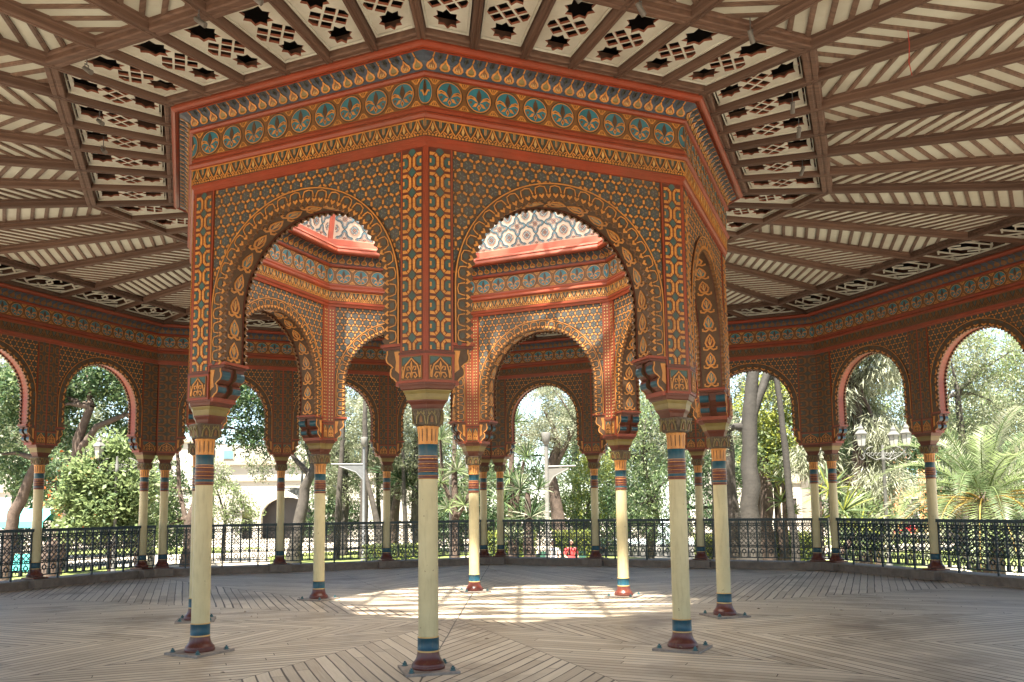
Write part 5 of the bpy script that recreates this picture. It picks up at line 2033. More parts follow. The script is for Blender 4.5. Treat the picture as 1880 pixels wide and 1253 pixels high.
ub = tree('dense bush behind the yuccas, just left of the back corner pair', (-1.2, 24.5),
          [[(0, 0, 0, .12), (.1, 0, 1.6, .09), (0, 0, 3.0, .06)]],
          [(0, 0, 3.9, 1.3, 1.0, 1.0, 1), (-.9, 0, 2.7, 1.2, 1.0, 1.0, 0), (.9, 0, 2.9, 1.2, 1.0, 1.0, 1), (0, -.2, 1.7, 1.5, 1.0, .8, 0), (-1.2, 0, 1.2, 1.0, .9, .6, 0), (1.2, 0, 1.3, 1.0, .9, .7, 1), (.3, 0, 5.2, 1.0, .8, .8, 2)],
          6500, .17, .065, ['leaf_deep', 'leaf_mid', 'leaf_olive'], 'bark_grey', 23, 'dense bushes between the trees', name='bush')
for i, (x, y, sc_, lab) in enumerate(((.6, 30.0, 1.2, 'dense bush behind the low yucca and left of the silvery crown'), (4.6, 31.5, 1.25, 'dense bush right behind the leafy bush with the slim dark post'),
                                      (8.2, 47.0, 1.7, 'dense bush straight behind the white fountain jet'), (12.0, 41.0, 1.5, 'dense bush right of the fountain jet, before the distant trees'),
                                      (-4.2, 37.0, 1.3, 'dense bush behind the foremost column and the dark arching palm'), (17.6, 30.0, 1.3, 'dense bush behind the dark tree by the drooping conifer'),
                                      (24.5, 33.0, 1.45, 'dense bush far behind the date palm fronds'), (-20.5, 27.0, 1.4, 'dense bush behind the left outer column'), (-15.8, 25.5, 1.1, 'dense bush behind the bright big leaved shrub'),
                                      (29.5, 40.0, 1.5, 'dense bush at the right picture edge beyond the palm'), (-10.9, 40.5, 1.2, 'dense bush before the right end of the gateway building'))):
    dup(ub, lab, (x, y, G), i * 1.9 + .7, sc_)


# ------------------------------------------------------------------ rosette plants
def blade(mb, base, d, L, W, mt, bend, seg=4):
    d, u, n = basis(d)
    p = Vector(base)
    rows = []
    dirv = d.copy()
    roll = (Vector((0, 0, 1)) * .5 + rvec(rnd)).normalized()
    for i in range(seg + 1):
        t = i / seg
        w = W * (0.55 + 0.9 * t) * (1 - t) ** 0.7 if t > 0 else W * .5
        side = dirv.cross(roll)
        side = side.normalized() if side.length > 1e-3 else u
        rows.append([tuple(p - side * w / 2), tuple(p + side * w / 2)])
        p = p + dirv * (L / seg)
        dirv = (dirv + Vector((0, 0, -bend / seg))).normalized()
    mb.grid(rows, mt, False)


def rosette(mb, c, n, L, W, mats, r, bend=.5, up=.15):
    for i in range(n):
        a = r.uniform(0, 2 * pi)
        e = r.uniform(-.55, 1.35)
        d = Vector((cos(a) * cos(e), sin(a) * cos(e), sin(e) + up))
        blade(mb, c, d, L * r.uniform(.75, 1.1), W, r.choice(mats), bend * r.uniform(.3, 1.3))


def yucca(label, loc, heads, stems, L, W, n, mats, seed, group='yuccas in the park'):
    r = random.Random(seed)
    t = thing('yucca', label, 'yucca', (loc[0], loc[1], G), 0, group)
    link('stem', trunk_mesh(stems, 'bark_brown', 8, seed), t)
    for h in heads:
        mb = MB()
        rosette(mb, h[:3], n, L * h[3], W, mats, r)
        mb.build('leaf_rosette', t)
    return t


YM = ['leaf_mid', 'leaf_bright', 'leaf_bright', 'leaf_silver']
yucca('tall branching yucca with many leaf heads left of the sunlit column', (-1.5, 17.5),
      [(0, 0, 5.6, 1), (-.5, -.1, 4.9, 1), (.55, 0, 4.5, 1), (.1, -.2, 3.8, 1), (-.5, 0, 3.4, .9), (.7, .1, 3.2, .9), (.35, -.2, 2.6, .8), (.75, 0, 5.7, .9), (-.2, -.3, 2.5, .7)],
      [[(0, 0, 0, .16), (0, 0, 2.4, .12), (0, 0, 5.5, .07)], [(0, 0, 2.4, .08), (-.4, 0, 3.4, .06), (-.5, -.1, 4.9, .05)], [(0, 0, 2.0, .08), (.6, 0, 3.2, .06), (.55, 0, 4.5, .05)]], .80, .055, 46, YM, 51)
yucca('yucca with dark green heads right behind the back corner pair', (.35, 16.3),
      [(-.2, 0, 4.6, .9), (.3, 0, 5.4, .9), (.1, -.1, 3.5, 1), (.7, 0, 4.2, .8), (-.1, -.2, 2.7, 1), (.5, -.3, 2.1, 1.0)], [[(.2, 0, 0, .2), (.15, 0, 2.2, .13), (.2, 0, 5.2, .06)], [(.2, 0, 2.0, .09), (.6, 0, 4.1, .05)]], .80, .06, 44, ['leaf_deep', 'leaf_mid', 'leaf_bright'], 52)
yucca('low yucca with wide grey green rosettes left of the middle lamp post', (1.15, 15.6),
      [(0, -.2, 2.2, 1.05), (-.35, 0, 3.1, .9), (.25, 0, 3.1, .7), (-.6, -.2, 1.5, .9)], [[(0, 0, 0, .22), (-.1, 0, 1.6, .16), (-.1, 0, 3.0, .08)]], .85, .06, 50, ['leaf_deep', 'leaf_mid', 'leaf_silver'], 53)
yucca('small bushy yucca before the white wall, left of the slender pale trunk', (10.75, 20.0),
      [(0, 0, 3.4, .9), (-.1, 0, 2.6, 1), (.3, 0, 2.2, .7)], [[(0, 0, 0, .14), (0, 0, 3.3, .07)]], .75, .06, 60, ['leaf_mid', 'leaf_bright', 'leaf_yellow'], 54)
yucca('narrow yucca with hanging dry leaves left of the right rear corner pair', (12.6, 21.5),
      [(0, 0, 3.7, .9), (0, 0, 2.9, .9), (.1, 0, 2.0, .8)], [[(0, 0, 0, .14), (0, 0, 3.6, .07)]], .8, .06, 50, ['leaf_mid', 'leaf_olive', 'leaf_straw'], 55)
yucca('bright broad bladed yucca right of the right rear corner pair', (10.0, 12.9),
      [(-.15, 0, 2.9, 1.0), (.25, 0, 2.3, 1.1), (.75, .1, 1.8, 1.0)], [[(0, 0, 0, .13), (-.1, 0, 2.8, .08)], [(0, 0, 1.0, .1), (.7, .1, 1.7, .06)]], .95, .075, 40, ['leaf_mid', 'leaf_bright', 'leaf_yellow'], 56)
yucca('dark arching palm like plant left of the foremost column', (-5.5, 31.0),
      [(0, 0, 4.1, 1.25), (.5, 0, 3.7, 1.1)], [[(-.5, 0, 0, .26), (-.2, 0, 2.4, .22), (0, 0, 4.0, .14)]], 1.5, .12, 60, ['leaf_deep', 'leaf_deep', 'leaf_olive'], 57)
yucca('pale spiky palm between the left corner pair and left front column', (-12.6, 17.0),
      [(0, 0, 3.0, 1.0), (.35, 0, 3.9, .9), (.3, 0, 2.1, .8)], [[(.2, 0, 0, .13), (.1, 0, 2.9, .08)]], .9, .06, 50, ['leaf_bright', 'leaf_silver', 'leaf_mid'], 58)

# big date palm at the right picture edge
dp_ = thing('date_palm', 'large date palm with arching fronds at the right picture edge', 'palm', (13.6, 11.6, G))
mb = MB()
mb.tube([(0, 0, 0, .42), (0, 0, .9, .40), (0, 0, 1.9, .45), (0, 0, 2.5, .34), (0, 0, 2.8, .2)], 'bark_brown', 14)
mb.build('trunk', dp_)
r = random.Random(91)
for i in range(52):
    a = i * 2.39996
    e = radians(82 - i * 1.75)
    Lf = r.uniform(2.8, 3.7)
    d = Vector((cos(a) * cos(e), sin(a) * cos(e), sin(e))).normalized()
    fr = MB()
    p = Vector((0, 0, 2.55)) + Vector((cos(a), sin(a), 0)) * .16
    seg = 28
    spine = []
    mt = ['leaf_mid', 'leaf_bright', 'leaf_silver', 'leaf_bright'][i % 4]
    for s in range(seg + 1):
        t = s / seg
        spine.append((p.x, p.y, p.z, .024 * (1 - t) + .004))
        if s > 2:
            dd, u, n = basis(d)
            for sg in (-1, 1):
                for q in (0, .5):
                    ld = (u * sg * 1.0 + dd * .75 + n * .22 + rvec(r) * .12).normalized()
                    ll = .52 * (sin(pi * min(1, .12 + t * .88)) ** .6) * r.uniform(.8, 1.1)
                    leaf_quad(fr, p + dd * q * Lf / seg, ld, n, ll, .034, mt if r.random() < .8 else 'leaf_olive')
        p = p + d * (Lf / seg)
        d = (d + Vector((0, 0, -.050 - .05 * t))).normalized()
    fr.tube(spine[::3] + [spine[-1]], 'leaf_straw' if i > 30 else 'leaf_bright', 5, True, False)
    fr.build('frond', dp_)
mb = MB()
for i in range(70):
    a = r.uniform(0, 6.28)
    d = Vector((cos(a), sin(a), r.uniform(-.2, .9)))
    blade(mb, (0.12 * cos(a), .12 * sin(a), r.uniform(2.2, 2.7)), d, r.uniform(.6, 1.0), .03, 'leaf_straw', 1.1)
mb.build('flower_stalks', dp_)
tree('dense dark green hedge plant at the foot of the big date palm', (13.3, 10.9), [[(0, 0, 0, .05), (0, 0, 1.2, .03)]],
     [(0, 0, 1.55, 1.0, .5, .55, 0), (.9, .2, 1.5, .8, .5, .55, 0), (-.6, .1, 1.2, .6, .5, .5, 1)], 2600, .09, .05, DARK, 'bark_brown', 22, name='bush')


def hedge(label, c, d, mats, n, seed, L=.10):
    r = random.Random(seed)
    t = thing('hedge', label, 'hedge', (c[0], c[1], G), 0, 'clipped hedges beyond the railing')
    mb = MB()
    for i in range(n):
        f = r.random()
        p = Vector((r.uniform(-.5, .5) * d[0], r.uniform(-.5, .5) * d[1], r.uniform(.03, 1) * d[2]))
        ax = r.choice((0, 0, 1, 2))
        if ax == 0:
            p.y = -d[1] / 2 * r.uniform(.85, 1.06)
        elif ax == 1:
            p.z = d[2] * r.uniform(.88, 1.06)
        dr = (rvec(r) + Vector((0, -.5, .5))).normalized()
        leaf_quad(mb, p, dr, rvec(r), L * r.uniform(.7, 1.3), L * .6, r.choice(mats))
    mb.build('foliage', t)
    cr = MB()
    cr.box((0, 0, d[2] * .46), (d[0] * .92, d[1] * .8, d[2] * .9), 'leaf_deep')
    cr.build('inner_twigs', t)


YE = ['leaf_yellow', 'leaf_yellow', 'leaf_bright']
hedge('yellow green clipped hedge left of the middle lamp post, behind the back railing', (.4, 22.6), (2.0, .9, 1.45), YE, 2600, 61)
hedge('yellow green clipped hedge right of the middle lamp post, behind the back railing', (3.0, 22.8), (1.8, .9, 1.45), YE, 2500, 62)
hedge('yellow green hedge behind the railing just right of the right front columns', (8.4, 21.6), (1.5, .9, 1.3), YE, 2000, 63)
hedge('yellow green hedge left of the right rear corner pair', (11.6, 22.4), (2.3, .9, 1.35), YE, 2500, 64)
hedge('low green hedge behind the railing left of the foremost column', (-4.6, 25.5), (3.2, .9, .9), ['leaf_bright', 'leaf_mid', 'leaf_yellow'], 2600, 65)

# ------------------------------------------------------------------ fountain
fo_ = thing('fountain', 'park fountain with a round stone basin and a tall white water jet', 'fountain', (8.9, 34.0, G))
mb = MB()
mb.lathe([(4.6, 0, 'fountain_stone'), (4.6, .55, 'fountain_stone'), (4.5, .62, 'fountain_stone'), (4.2, .62, 'fountain_stone'), (4.15, .30, 'fountain_stone')], 48, False, cap=False)
mb.build('basin', fo_)
wm = bpy.data.materials.new('water')
wm.use_nodes = True
wm.node_tree.nodes['Principled BSDF'].inputs['Base Color'].default_value = (.25, .42, .42, 1)
wm.node_tree.nodes['Principled BSDF'].inputs['Roughness'].default_value = .12
MATS['water'] = wm
fm = bpy.data.materials.new('water_spray')
fm.use_nodes = True
fb = fm.node_tree.nodes['Principled BSDF']
fb.inputs['Base Color'].default_value = (.92, .94, .95, 1)
fb.inputs['Roughness'].default_value = .6
MATS['water_spray'] = fm
mb = MB()
mb.lathe([(4.14, .45, 'water'), (.1, .452, 'water')], 48, False)
mb.build('water_surface', fo_)
mb = MB()
r = random.Random(5)
for i in range(9000):
    t = r.random() ** .8
    R_ = (.10 + .80 * (1 - t) ** .9) * sqrt(r.random())
    a = r.uniform(0, 6.28)
    p = Vector((R_ * cos(a), R_ * sin(a), .45 + 3.3 * t * r.uniform(.9, 1.03)))
    leaf_quad(mb, p, (Vector((0, 0, -1)) + rvec(r) * .5).normalized(), rvec(r), r.uniform(.05, .14), .05, 'water_spray')
mb.build('water_jet', fo_)

# ------------------------------------------------------------------ street lamps
def ornate_lamp(label, loc, arms, rz, h=4.0):
    t = thing('street_lantern', label, 'street lamp', (loc[0], loc[1], G), rz, 'ornate old street lanterns')
    p = MB()
    p.lathe([(.16, 0, 'lantern_grey'), (.17, .1, 'lantern_grey'), (.12, .2, 'lantern_grey'), (.11, .55, 'lantern_grey'), (.07, .7, 'lantern_grey'), (.055, 1.0, 'lantern_grey'), (.05, h - 1.0, 'lantern_grey'), (.075, h - .95, 'lantern_grey'), (.05, h - .88, 'lantern_grey'), (.035, h - .5, 'lantern_grey')], 14)
    p.build('pole', t)
    for a in arms:
        c, s = cos(a), sin(a)
        ar = MB()

        def A(u, z, rr):
            return (u * c, u * s, z, rr)
        ar.tube([A(.03, h - .92, .022), A(.25, h - .98, .022), A(.48, h - .86, .020), A(.62, h - .74, .020), A(.70, h - .62, .022)], 'lantern_grey', 7)
        ar.tube([A(.70, h - .80, .018), A(.62, h - .92, .018), A(.72, h - .98, .018), A(.80, h - .88, .016)], 'lantern_grey', 6)
        # scroll arch on top of the arm
        ar.tube([A(.02 + .62 * (1 - cos(radians(x))) / 2 * 1.0, h - .86 + .30 * sin(radians(x)), .018) for x in range(90, 181, 15)], 'lantern_grey', 6)
        for k in range(4):
            u0 = .10 + k * .13
            ar.tube([(u0 * c + .05 * cos(q) * c, u0 * s + .05 * cos(q) * s, h - .80 + .05 * sin(q), .012) for q in [2 * pi * i / 8 for i in range(9)]], 'lantern_grey', 5, True, False)
        ar.build('arm', t)
        ln = MB()
        ln.lathe([(.03, h - .62, 'lantern_grey'), (.10, h - .56, 'lantern_grey'), (.11, h - .53, 'lantern_glass'), (.165, h - .20, 'lantern_glass'), (.20, h - .19, 'lantern_grey'), (.21, h - .15, 'lantern_grey'), (.12, h - .05, 'lantern_grey'), (.09, h - .04, 'lantern_grey'), (.09, h + .03, 'lantern_grey'), (.05, h + .08, 'lantern_grey'), (.02, h + .16, 'lantern_grey')], 6, False, (.70 * c, .70 * s))
        for q in range(6):
            an = q * pi / 3
            ln.tube([(.70 * c + .113 * cos(an), .70 * s + .113 * sin(an), h - .53, .010), (.70 * c + .168 * cos(an), .70 * s + .168 * sin(an), h - .20, .010)], 'lantern_grey', 4)
        ln.build('lantern', t)
    return t


ornate_lamp('ornate twin lantern before the bright shrub in the left arch', (-11.85, 14.2), (0.3, 2.9), 0, 4.75)
ornate_lamp('ornate twin lantern before the tall yucca, left of the sunlit column', (-1.75, 18.6), (0.25, pi - .25), 0, 4.5)
ornate_lamp('ornate lantern with three lamps in the red lined arch on the right', (12.3, 14.8), (-.5, .5, pi), 0.15, 4.85)


def modern_lamp(label, loc, h, arms, r0=.07, mt='lamp_grey'):
    t = thing('lamp_post', label, 'street lamp', (loc[0], loc[1], G), 0, 'modern lamp posts with bucket shades')
    p = MB()
    p.lathe([(.12, 0, mt), (.12, .3, mt), (r0, .35, mt), (r0 * .85, h, mt)], 12)
    p.build('pole', t)
    s = MB()
    s.lathe([(.08, h, 'lamp_white'), (.12, h + .04, 'lamp_white'), (.17, h + .42, 'lamp_white'), (.16, h + .44, 'lamp_grey')], 14)
    s.build('lamp_shade', t)
    for (dx, z, L) in arms:
        a = MB()
        a.tube([(0, 0, z, .04), (dx * L, 0, z + .02, .035)], mt, 8)
        a.tube([(0, 0, z - .75, .03), (dx * L * .25, 0, z - .35, .03), (dx * L * .75, 0, z - .08, .03)], mt, 8)
        a.face([(0, .012, z), (dx * L * .75, .012, z - .06), (dx * L * .25, .012, z - .33), (0, .012, z - .7)], mt)
        a.face([(0, -.012, z), (dx * L * .75, -.012, z - .06), (dx * L * .25, -.012, z - .33), (0, -.012, z - .7)], mt)
        a.build('arm', t)
    return t


modern_lamp('white modern lamp post with one arm in the middle of the back arch', (1.75, 18.2), 4.75, [(1, 3.95, 1.05)], .085, 'lamp_white')
modern_lamp('tall modern lamp post with an arm to the left among the grey grove', (-6.35, 26.0), 5.35, [(-1, 4.55, 1.5)])
modern_lamp('modern lamp post behind the grove, its shade left of the tall one', (-9.25, 36.0), 5.35, [(-1, 4.0, 1.6)])
modern_lamp('modern lamp post before the dark gateway arch', (-10.25, 30.0), 4.5, [(-1, 3.6, 1.0)])
pst = MB()
pst.lathe([(.05, 0, 'lantern_grey'), (.045, 4.6, 'lantern_grey'), (.06, 4.62, 'lantern_grey'), (.06, 4.7, 'lantern_grey')], 10)
tag(pst.build('post', None, (3.55, 20.5, G)), 'slim dark post right of the white modern lamp post', 'post')

# ------------------------------------------------------------------ statue
stt = thing('statue', 'dark bronze statue on a pale pedestal before the gateway building', 'statue', (-17.1, 40.0, G))
mb = MB()
mb.lathe([(.62, 0, 'fountain_stone'), (.62, .3, 'fountain_stone'), (.45, .38, 'fountain_stone'), (.42, 2.4, 'fountain_stone'), (.55, 2.5, 'fountain_stone'), (.55, 2.75, 'fountain_stone')], 4, False)
mb.build('pedestal', stt)


def figure(name, parent, joints, edges, radii, mt, loc, rz=0.0, sub=2, scale=1.0):
    """continuous skinned body"""
    me = bpy.data.meshes.new(name)
    me.from_pydata([tuple(c * scale for c in j) for j in joints], edges, [])
    o = link(name, me, parent, loc, rz)
    sk_ = o.modifiers.new('skin', 'SKIN')
    sk_.use_smooth_shade = True
    ly = me.skin_vertices[0].data if me.skin_vertices else None
    if ly is None:
        me.attributes  # layer is made with the modifier
        bm = __import__('bmesh').new()
        bm.from_mesh(me)
        bm.verts.layers.skin.verify()
        bm.to_mesh(me)
        bm.free()
        ly = me.skin_vertices[0].data
    for i, rd in enumerate(radii):
        ly[i].radius = (rd * scale, rd * scale)
        ly[i].use_root = (i == 0)
    ss_ = o.modifiers.new('sub', 'SUBSURF')
    ss_.levels = ss_.render_levels = sub
    me.materials.append(MATS[mt])
    return o


STAND_J = [(0, 0, .95), (0, 0, 1.15), (0, 0, 1.38), (0, -.01, 1.50), (0, -.02, 1.62), (.10, 0, .88), (.11, -.03, .50), (.11, .02, .08), (.11, -.12, .04), (-.10, 0, .88), (-.12, .08, .50), (-.12, .16, .08), (-.12, .04, .04),
           (.18, 0, 1.40), (.24, -.05, 1.14), (.20, -.22, 1.02), (-.18, 0, 1.40), (-.30, -.05, 1.20), (-.36, -.18, 1.38)]
STAND_E = [(0, 1), (1, 2), (2, 3), (3, 4), (0, 5), (5, 6), (6, 7), (7, 8), (0, 9), (9, 10), (10, 11), (11, 12), (2, 13), (13, 14), (14, 15), (2, 16), (16, 17), (17, 18)]
STAND_R = [.14, .13, .14, .055, .10, .10, .065, .045, .03, .10, .065, .045, .03, .06, .045, .035, .06, .045, .035]
figure('bronze_figure', stt, STAND_J, STAND_E, STAND_R, 'bronze', (0, 0, 2.75), 0.4, 1, 1.05)

# ------------------------------------------------------------------ people beyond the railing
SIT_J = [(0, 0, .50), (0, .03, .72), (0, .03, .96), (0, .01, 1.07), (.09, -.05, .50), (.11, -.45, .50), (.11, -.46, .10), (.11, -.58, .05), (-.09, -.05, .50), (-.11, -.45, .50), (-.12, -.42, .10), (-.12, -.54, .05),
         (.18, .02, .97), (.24, -.06, .72), (.12, -.28, .60), (-.18, .02, .97), (-.25, -.05, .72), (-.12, -.27, .60)]
SIT_E = [(0, 1), (1, 2), (2, 3), (0, 4), (4, 5), (5, 6), (6, 7), (0, 8), (8, 9), (9, 10), (10, 11), (2, 12), (12, 13), (13, 14), (2, 15), (15, 16), (16, 17)]
SIT_R = [.14, .135, .14, .055, .10, .075, .05, .04, .10, .075, .05, .04, .065, .045, .035, .065, .045, .035]


def person(label, loc, rz, top, legs, hair='hair_dark'):
    t = thing('person', label, 'person', loc, rz)
    figure('body', t, SIT_J, SIT_E, SIT_R, 'skin', (0, 0, 0))
    J = [SIT_J[i] for i in (0, 1, 2, 12, 13, 15, 16)]
    figure('shirt', t, [J[1], J[2], (0, .01, .58), J[3], (.235, -.05, .76), J[5], (-.24, -.04, .76)], [(0, 1), (0, 2), (1, 3), (3, 4), (1, 5), (5, 6)], [.152, .155, .150, .080, .062, .080, .062], top, (0, 0, 0))
    figure('trousers', t, [SIT_J[0], SIT_J[4], SIT_J[5], (.11, -.46, .16), SIT_J[8], SIT_J[9], (-.12, -.42, .16)], [(0, 1), (1, 2), (2, 3), (0, 4), (4, 5), (5, 6)], [.155, .115, .088, .062, .115, .088, .062], legs, (0, 0, 0))
    hd = MB()
    rows = []
    for i in range(9):
        th = pi * i / 8
        rows.append([(.078 * sin(th) * cos(2 * pi * k / 14) * 1.0, .095 * sin(th) * sin(2 * pi * k / 14) - .005, 1.20 - .115 * -cos(th)) for k in range(14)])
    hd.grid(rows, 'skin', True, True)
    hd.face([(-.016, -.096, 1.175), (.016, -.096, 1.175), (0, -.090, 1.215)], 'skin')
    hd.face([(-.016, -.096, 1.175), (0, -.122, 1.178), (0, -.090, 1.215)], 'skin')
    hd.face([(.016, -.096, 1.175), (0, -.090, 1.215), (0, -.122, 1.178)], 'skin')
    for sx in (-1, 1):
        hd.box((sx * .080, 0, 1.195), (.014, .035, .055), 'skin')
        hd.box((sx * .030, -.0935, 1.212), (.022, .006, .010), 'hair_dark')
    hd.box((0, -.093, 1.140), (.045, .008, .010), 'cloth_red')
    hd.build('head', t)
    hr = MB()
    rows = []
    for i in range(6):
        th = pi * .58 * i / 5
        rows.append([(.088 * sin(th) * cos(2 * pi * k / 14), .104 * sin(th) * sin(2 * pi * k / 14) + .012, 1.215 + .112 * cos(th)) for k in range(14)])
    hr.grid(rows, hair, True, True)
    hr.build('hair', t)
    # five short fingers on each hand
    for sx in (-1, 1):
        hm = MB()
        bx, by, bz = sx * .12, -.29, .605
        hm.tube([(bx, by + .02, bz, .030), (bx - sx * .01, by - .06, bz - .01, .034), (bx - sx * .01, by - .09, bz - .015, .028)], 'skin', 8)
        for q, (dx, ll) in enumerate(((-.026, .065), (-.009, .078), (.009, .072), (.025, .055))):
            hm.tube([(bx + dx - sx * .01, by - .085, bz - .012, .010), (bx + dx - sx * .01, by - .085 - ll * .6, bz - .012, .009), (bx + dx - sx * .01, by - .085 - ll, bz - .035, .007)], 'skin', 6)
        hm.tube([(bx - sx * .03, by - .02, bz, .012), (bx - sx * .055, by - .06, bz - .01, .010), (bx - sx * .05, by - .09, bz - .02, .008)], 'skin', 6)
        hm.build('hand', t)
    return t


person('person in a pale blue top seated on a bench behind the back railing', (4.62, 27.6, G), -.1, 'cloth_sky', 'cloth_jeans')
person('person in red seated on the bench behind the middle back railing', (2.62, 19.0, G), .2, 'cloth_red', 'cloth_jeans')
person('person in a white top seated behind the back railing, left of the person in red', (1.98, 19.05, G), .1, 'cloth_white', 'hair_dark')
for x, y, lab in ((4.7, 27.75, 'green park bench under the person in pale blue'), (2.35, 19.2, 'green park bench under the persons in red and white')):
    t = thing('park_bench', lab, 'bench', (x, y, G), 0, 'park benches')
    m1 = MB()
    for i in range(4):
        m1.box((0, -.22 + i * .12, .375), (1.7, .09, .03), 'bench_green')
    m1.build('seat', t)
    m1 = MB()
    for i in range(3):
        m1.box((0, .22 + i * .03, .55 + i * .14), (1.7, .03, .10), 'bench_green')
    m1.build('backrest', t)
    for sx in (-.75, .75):
        m1 = MB()
        m1.box((sx, -.2, .18), (.05, .05, .36), 'bench_green')
        m1.box((sx, .22, .45), (.05, .05, .90), 'bench_green')
        m1.box((sx, 0, .34), (.05, .45, .04), 'bench_green')
        m1.build('leg', t)

# ------------------------------------------------------------------ buildings
def building(label, loc, wdt, dep, hgt, mt, cat='building', name='building', rz=0.0):
    t = thing(name, label, cat, (loc[0], loc[1], G), rz)
    return t


def wall_with_openings(root, x0, x1, z1, dep, mt, arcs, name='wall'):
    """front wall pierced by round headed openings (cx, half width, spring height)"""
    mb = MB()
    th = .5
    xs = sorted(arcs)
    cur = x0
    for (cx, hw_, zs_) in xs:
        mb.box(((cur + cx - hw_) / 2, 0, z1 / 2), (cx - hw_ - cur, th, z1), mt)
        n = 14
        pts = [(cx + hw_ * cos(pi - pi * i / n), zs_ + hw_ * .72 * sin(pi - pi * i / n)) for i in range(n + 1)]
        for p, q in zip(pts, pts[1:]):
            for yy in (-th / 2, th / 2):
                mb.face([(p[0], yy, p[1]), (q[0], yy, q[1]), (q[0], yy, z1), (p[0], yy, z1)], mt)
            mb.face([(p[0], -th / 2, p[1]), (p[0], th / 2, p[1]), (q[0], th / 2, q[1]), (q[0], -th / 2, q[1])], mt)
        cur = cx + hw_
    mb.box(((cur + x1) / 2, 0, z1 / 2), (x1 - cur, th, z1), mt)
    mb.box(((x0 + x1) / 2, dep / 2 + .3, z1 / 2 - .1), (x1 - x0 - .1, dep - .6, z1 - .2), mt) if False else None
    mb.build(name, root)


bA = building('pale gateway building with two arched openings and a long cornice', (-20.0, 62.0), 18, 8, 8.4, 'plaster_white')
wall_with_openings(bA, -6.6, 12.5, 8.4, 8, 'plaster_white', [(-3.9, .75, 2.5), (-.1, 2.3, 2.0)])
mb = MB()
mb.box((2.95, -.35, 6.75), (19.3, .5, .35), 'plaster_cream')
mb.box((2.95, -.30, 5.2), (19.2, .25, .18), 'plaster_cream')
mb.build('cornice', bA)
for cx, hw_, zz, m in ((-3.9, .8, 3.2, 'gate_green'), (-.1, 2.35, 3.9, 'opening_dark')):
    mb = MB()
    mb.box((cx, 1.2, zz / 2), (hw_ * 2.4, .1, zz), 'opening_dark')
    if m == 'gate_green':
        mb.box((cx, 1.0, zz - .9), (hw_ * 2, .08, .9), 'gate_green')
    mb.build('gate', bA)
mb = MB()
mb.box((2.95, 4.5, 4.1), (19.0, .4, 8.2), 'plaster_white')
mb.box((-6.4, 2.3, 4.1), (.3, 4.2, 8.2), 'plaster_white')
mb.box((12.3, 2.3, 4.1), (.3, 4.2, 8.2), 'plaster_white')
mb.box((2.95, 2.3, 8.3), (19.2, 4.6, .25), 'plaster_cream')
mb.build('roof', bA)
for cx in (-5.4, 3.4, 6.0, 8.6, 11.2):
    f_ = MB()
    f_.box((cx, -.29, 7.5), (1.0, .12, .9), 'plaster_cream')
    o = f_.build('window_frame', bA)
    p_ = MB()
    p_.box((cx, -.36, 7.5), (.8, .05, .72), 'pane_blue')
    p_.build('pane', o)


def house(label, loc, w, d, h, mt, wins, rz=0.0, roof='plaster_cream'):
    t = building(label, loc, w, d, h, mt, 'house', 'house', rz)
    mb = MB()
    mb.box((0, d / 2, h / 2), (w, d, h), mt)
    mb.build('wall', t)
    mb = MB()
    mb.box((0, d / 2, h + .15), (w + .5, d + .5, .3), roof)
    mb.box((0, -.08, h * .52), (w + .1, .16, .22), roof)
    mb.build('cornice', t)
    for (x, z, ww, hh, m) in wins:
        f_ = MB()
        for dx, dz, sx, sz in ((-ww / 2 - .07, 0, .14, hh + .28), (ww / 2 + .07, 0, .14, hh + .28), (0, hh / 2 + .07, ww, .14), (0, -hh / 2 - .07, ww, .14)):
            f_.box((x + dx, -.06, z + dz), (sx, .13, sz), 'plaster_white')
        o = f_.build('window_frame', t)
        p_ = MB()
        p_.box((x, -.015, z), (ww, .05, hh), m)
        p_.box((x, -.045, z), (.06, .03, hh), 'plaster_white')
        p_.build('pane', o)
    return t


house('white two storey house between the pale trunks on the right', (26.0, 70.0), 12, 8, 9.0, 'plaster_white', [(-3, 6.2, 1.0, 1.8, 'pane_blue'), (0, 6.2, 1.0, 1.8, 'pane_blue'), (3, 6.2, 1.0, 1.8, 'pane_blue'), (-3, 2.0, 1.1, 2.2, 'opening_dark'), (1, 2.0, 1.1, 2.2, 'opening_dark')])
house('orange house with pale framed windows right of the three lantern lamp', (35.4, 60.0), 5.6, 7, 8.2, 'plaster_orange', [(-1.4, 4.9, 1.1, 1.9, 'pane_blue'), (1.4, 4.9, 1.1, 1.9, 'pane_blue'), (-1.4, 1.8, 1.0, 2.2, 'opening_dark'), (1.4, 1.8, 1.0, 2.2, 'opening_dark')])
house('white house with a broad front right of the orange house', (44.5, 60.0), 11.5, 8, 7.6, 'plaster_white', [(-3.4, 4.6, 1.1, 1.8, 'pane_blue'), (0, 4.6, 1.1, 1.8, 'pane_blue'), (3.4, 4.6, 1.1, 1.8, 'pane_blue'), (-2, 1.6, 1.2, 2.0, 'opening_dark')])
house('narrow white house left of the orange house', (30.2, 62.0), 4.2, 8, 6.2, 'plaster_white', [(0, 4.2, 1.0, 1.6, 'pane_blue'), (0, 1.7, 1.1, 2.2, 'opening_dark')])
house('cream house behind the slanting trunks left of the foremost column', (-8.5, 68.0), 9, 8, 6.5, 'plaster_cream', [(-2.5, 4.4, 1.0, 1.6, 'opening_dark'), (0.5, 4.4, 1.0, 1.6, 'opening_dark'), (3.0, 4.4, 1.0, 1.6, 'opening_dark'), (0, 1.6, 1.3, 2.2, 'opening_dark')])
house('long white house behind the trees left of the gateway building', (-36.5, 60.0), 18, 8, 8.5, 'plaster_white', [(x, z, 1.1, 1.8, 'pane_blue') for x in (-6, -3, 0, 3, 6) for z in (2.0, 5.8)])

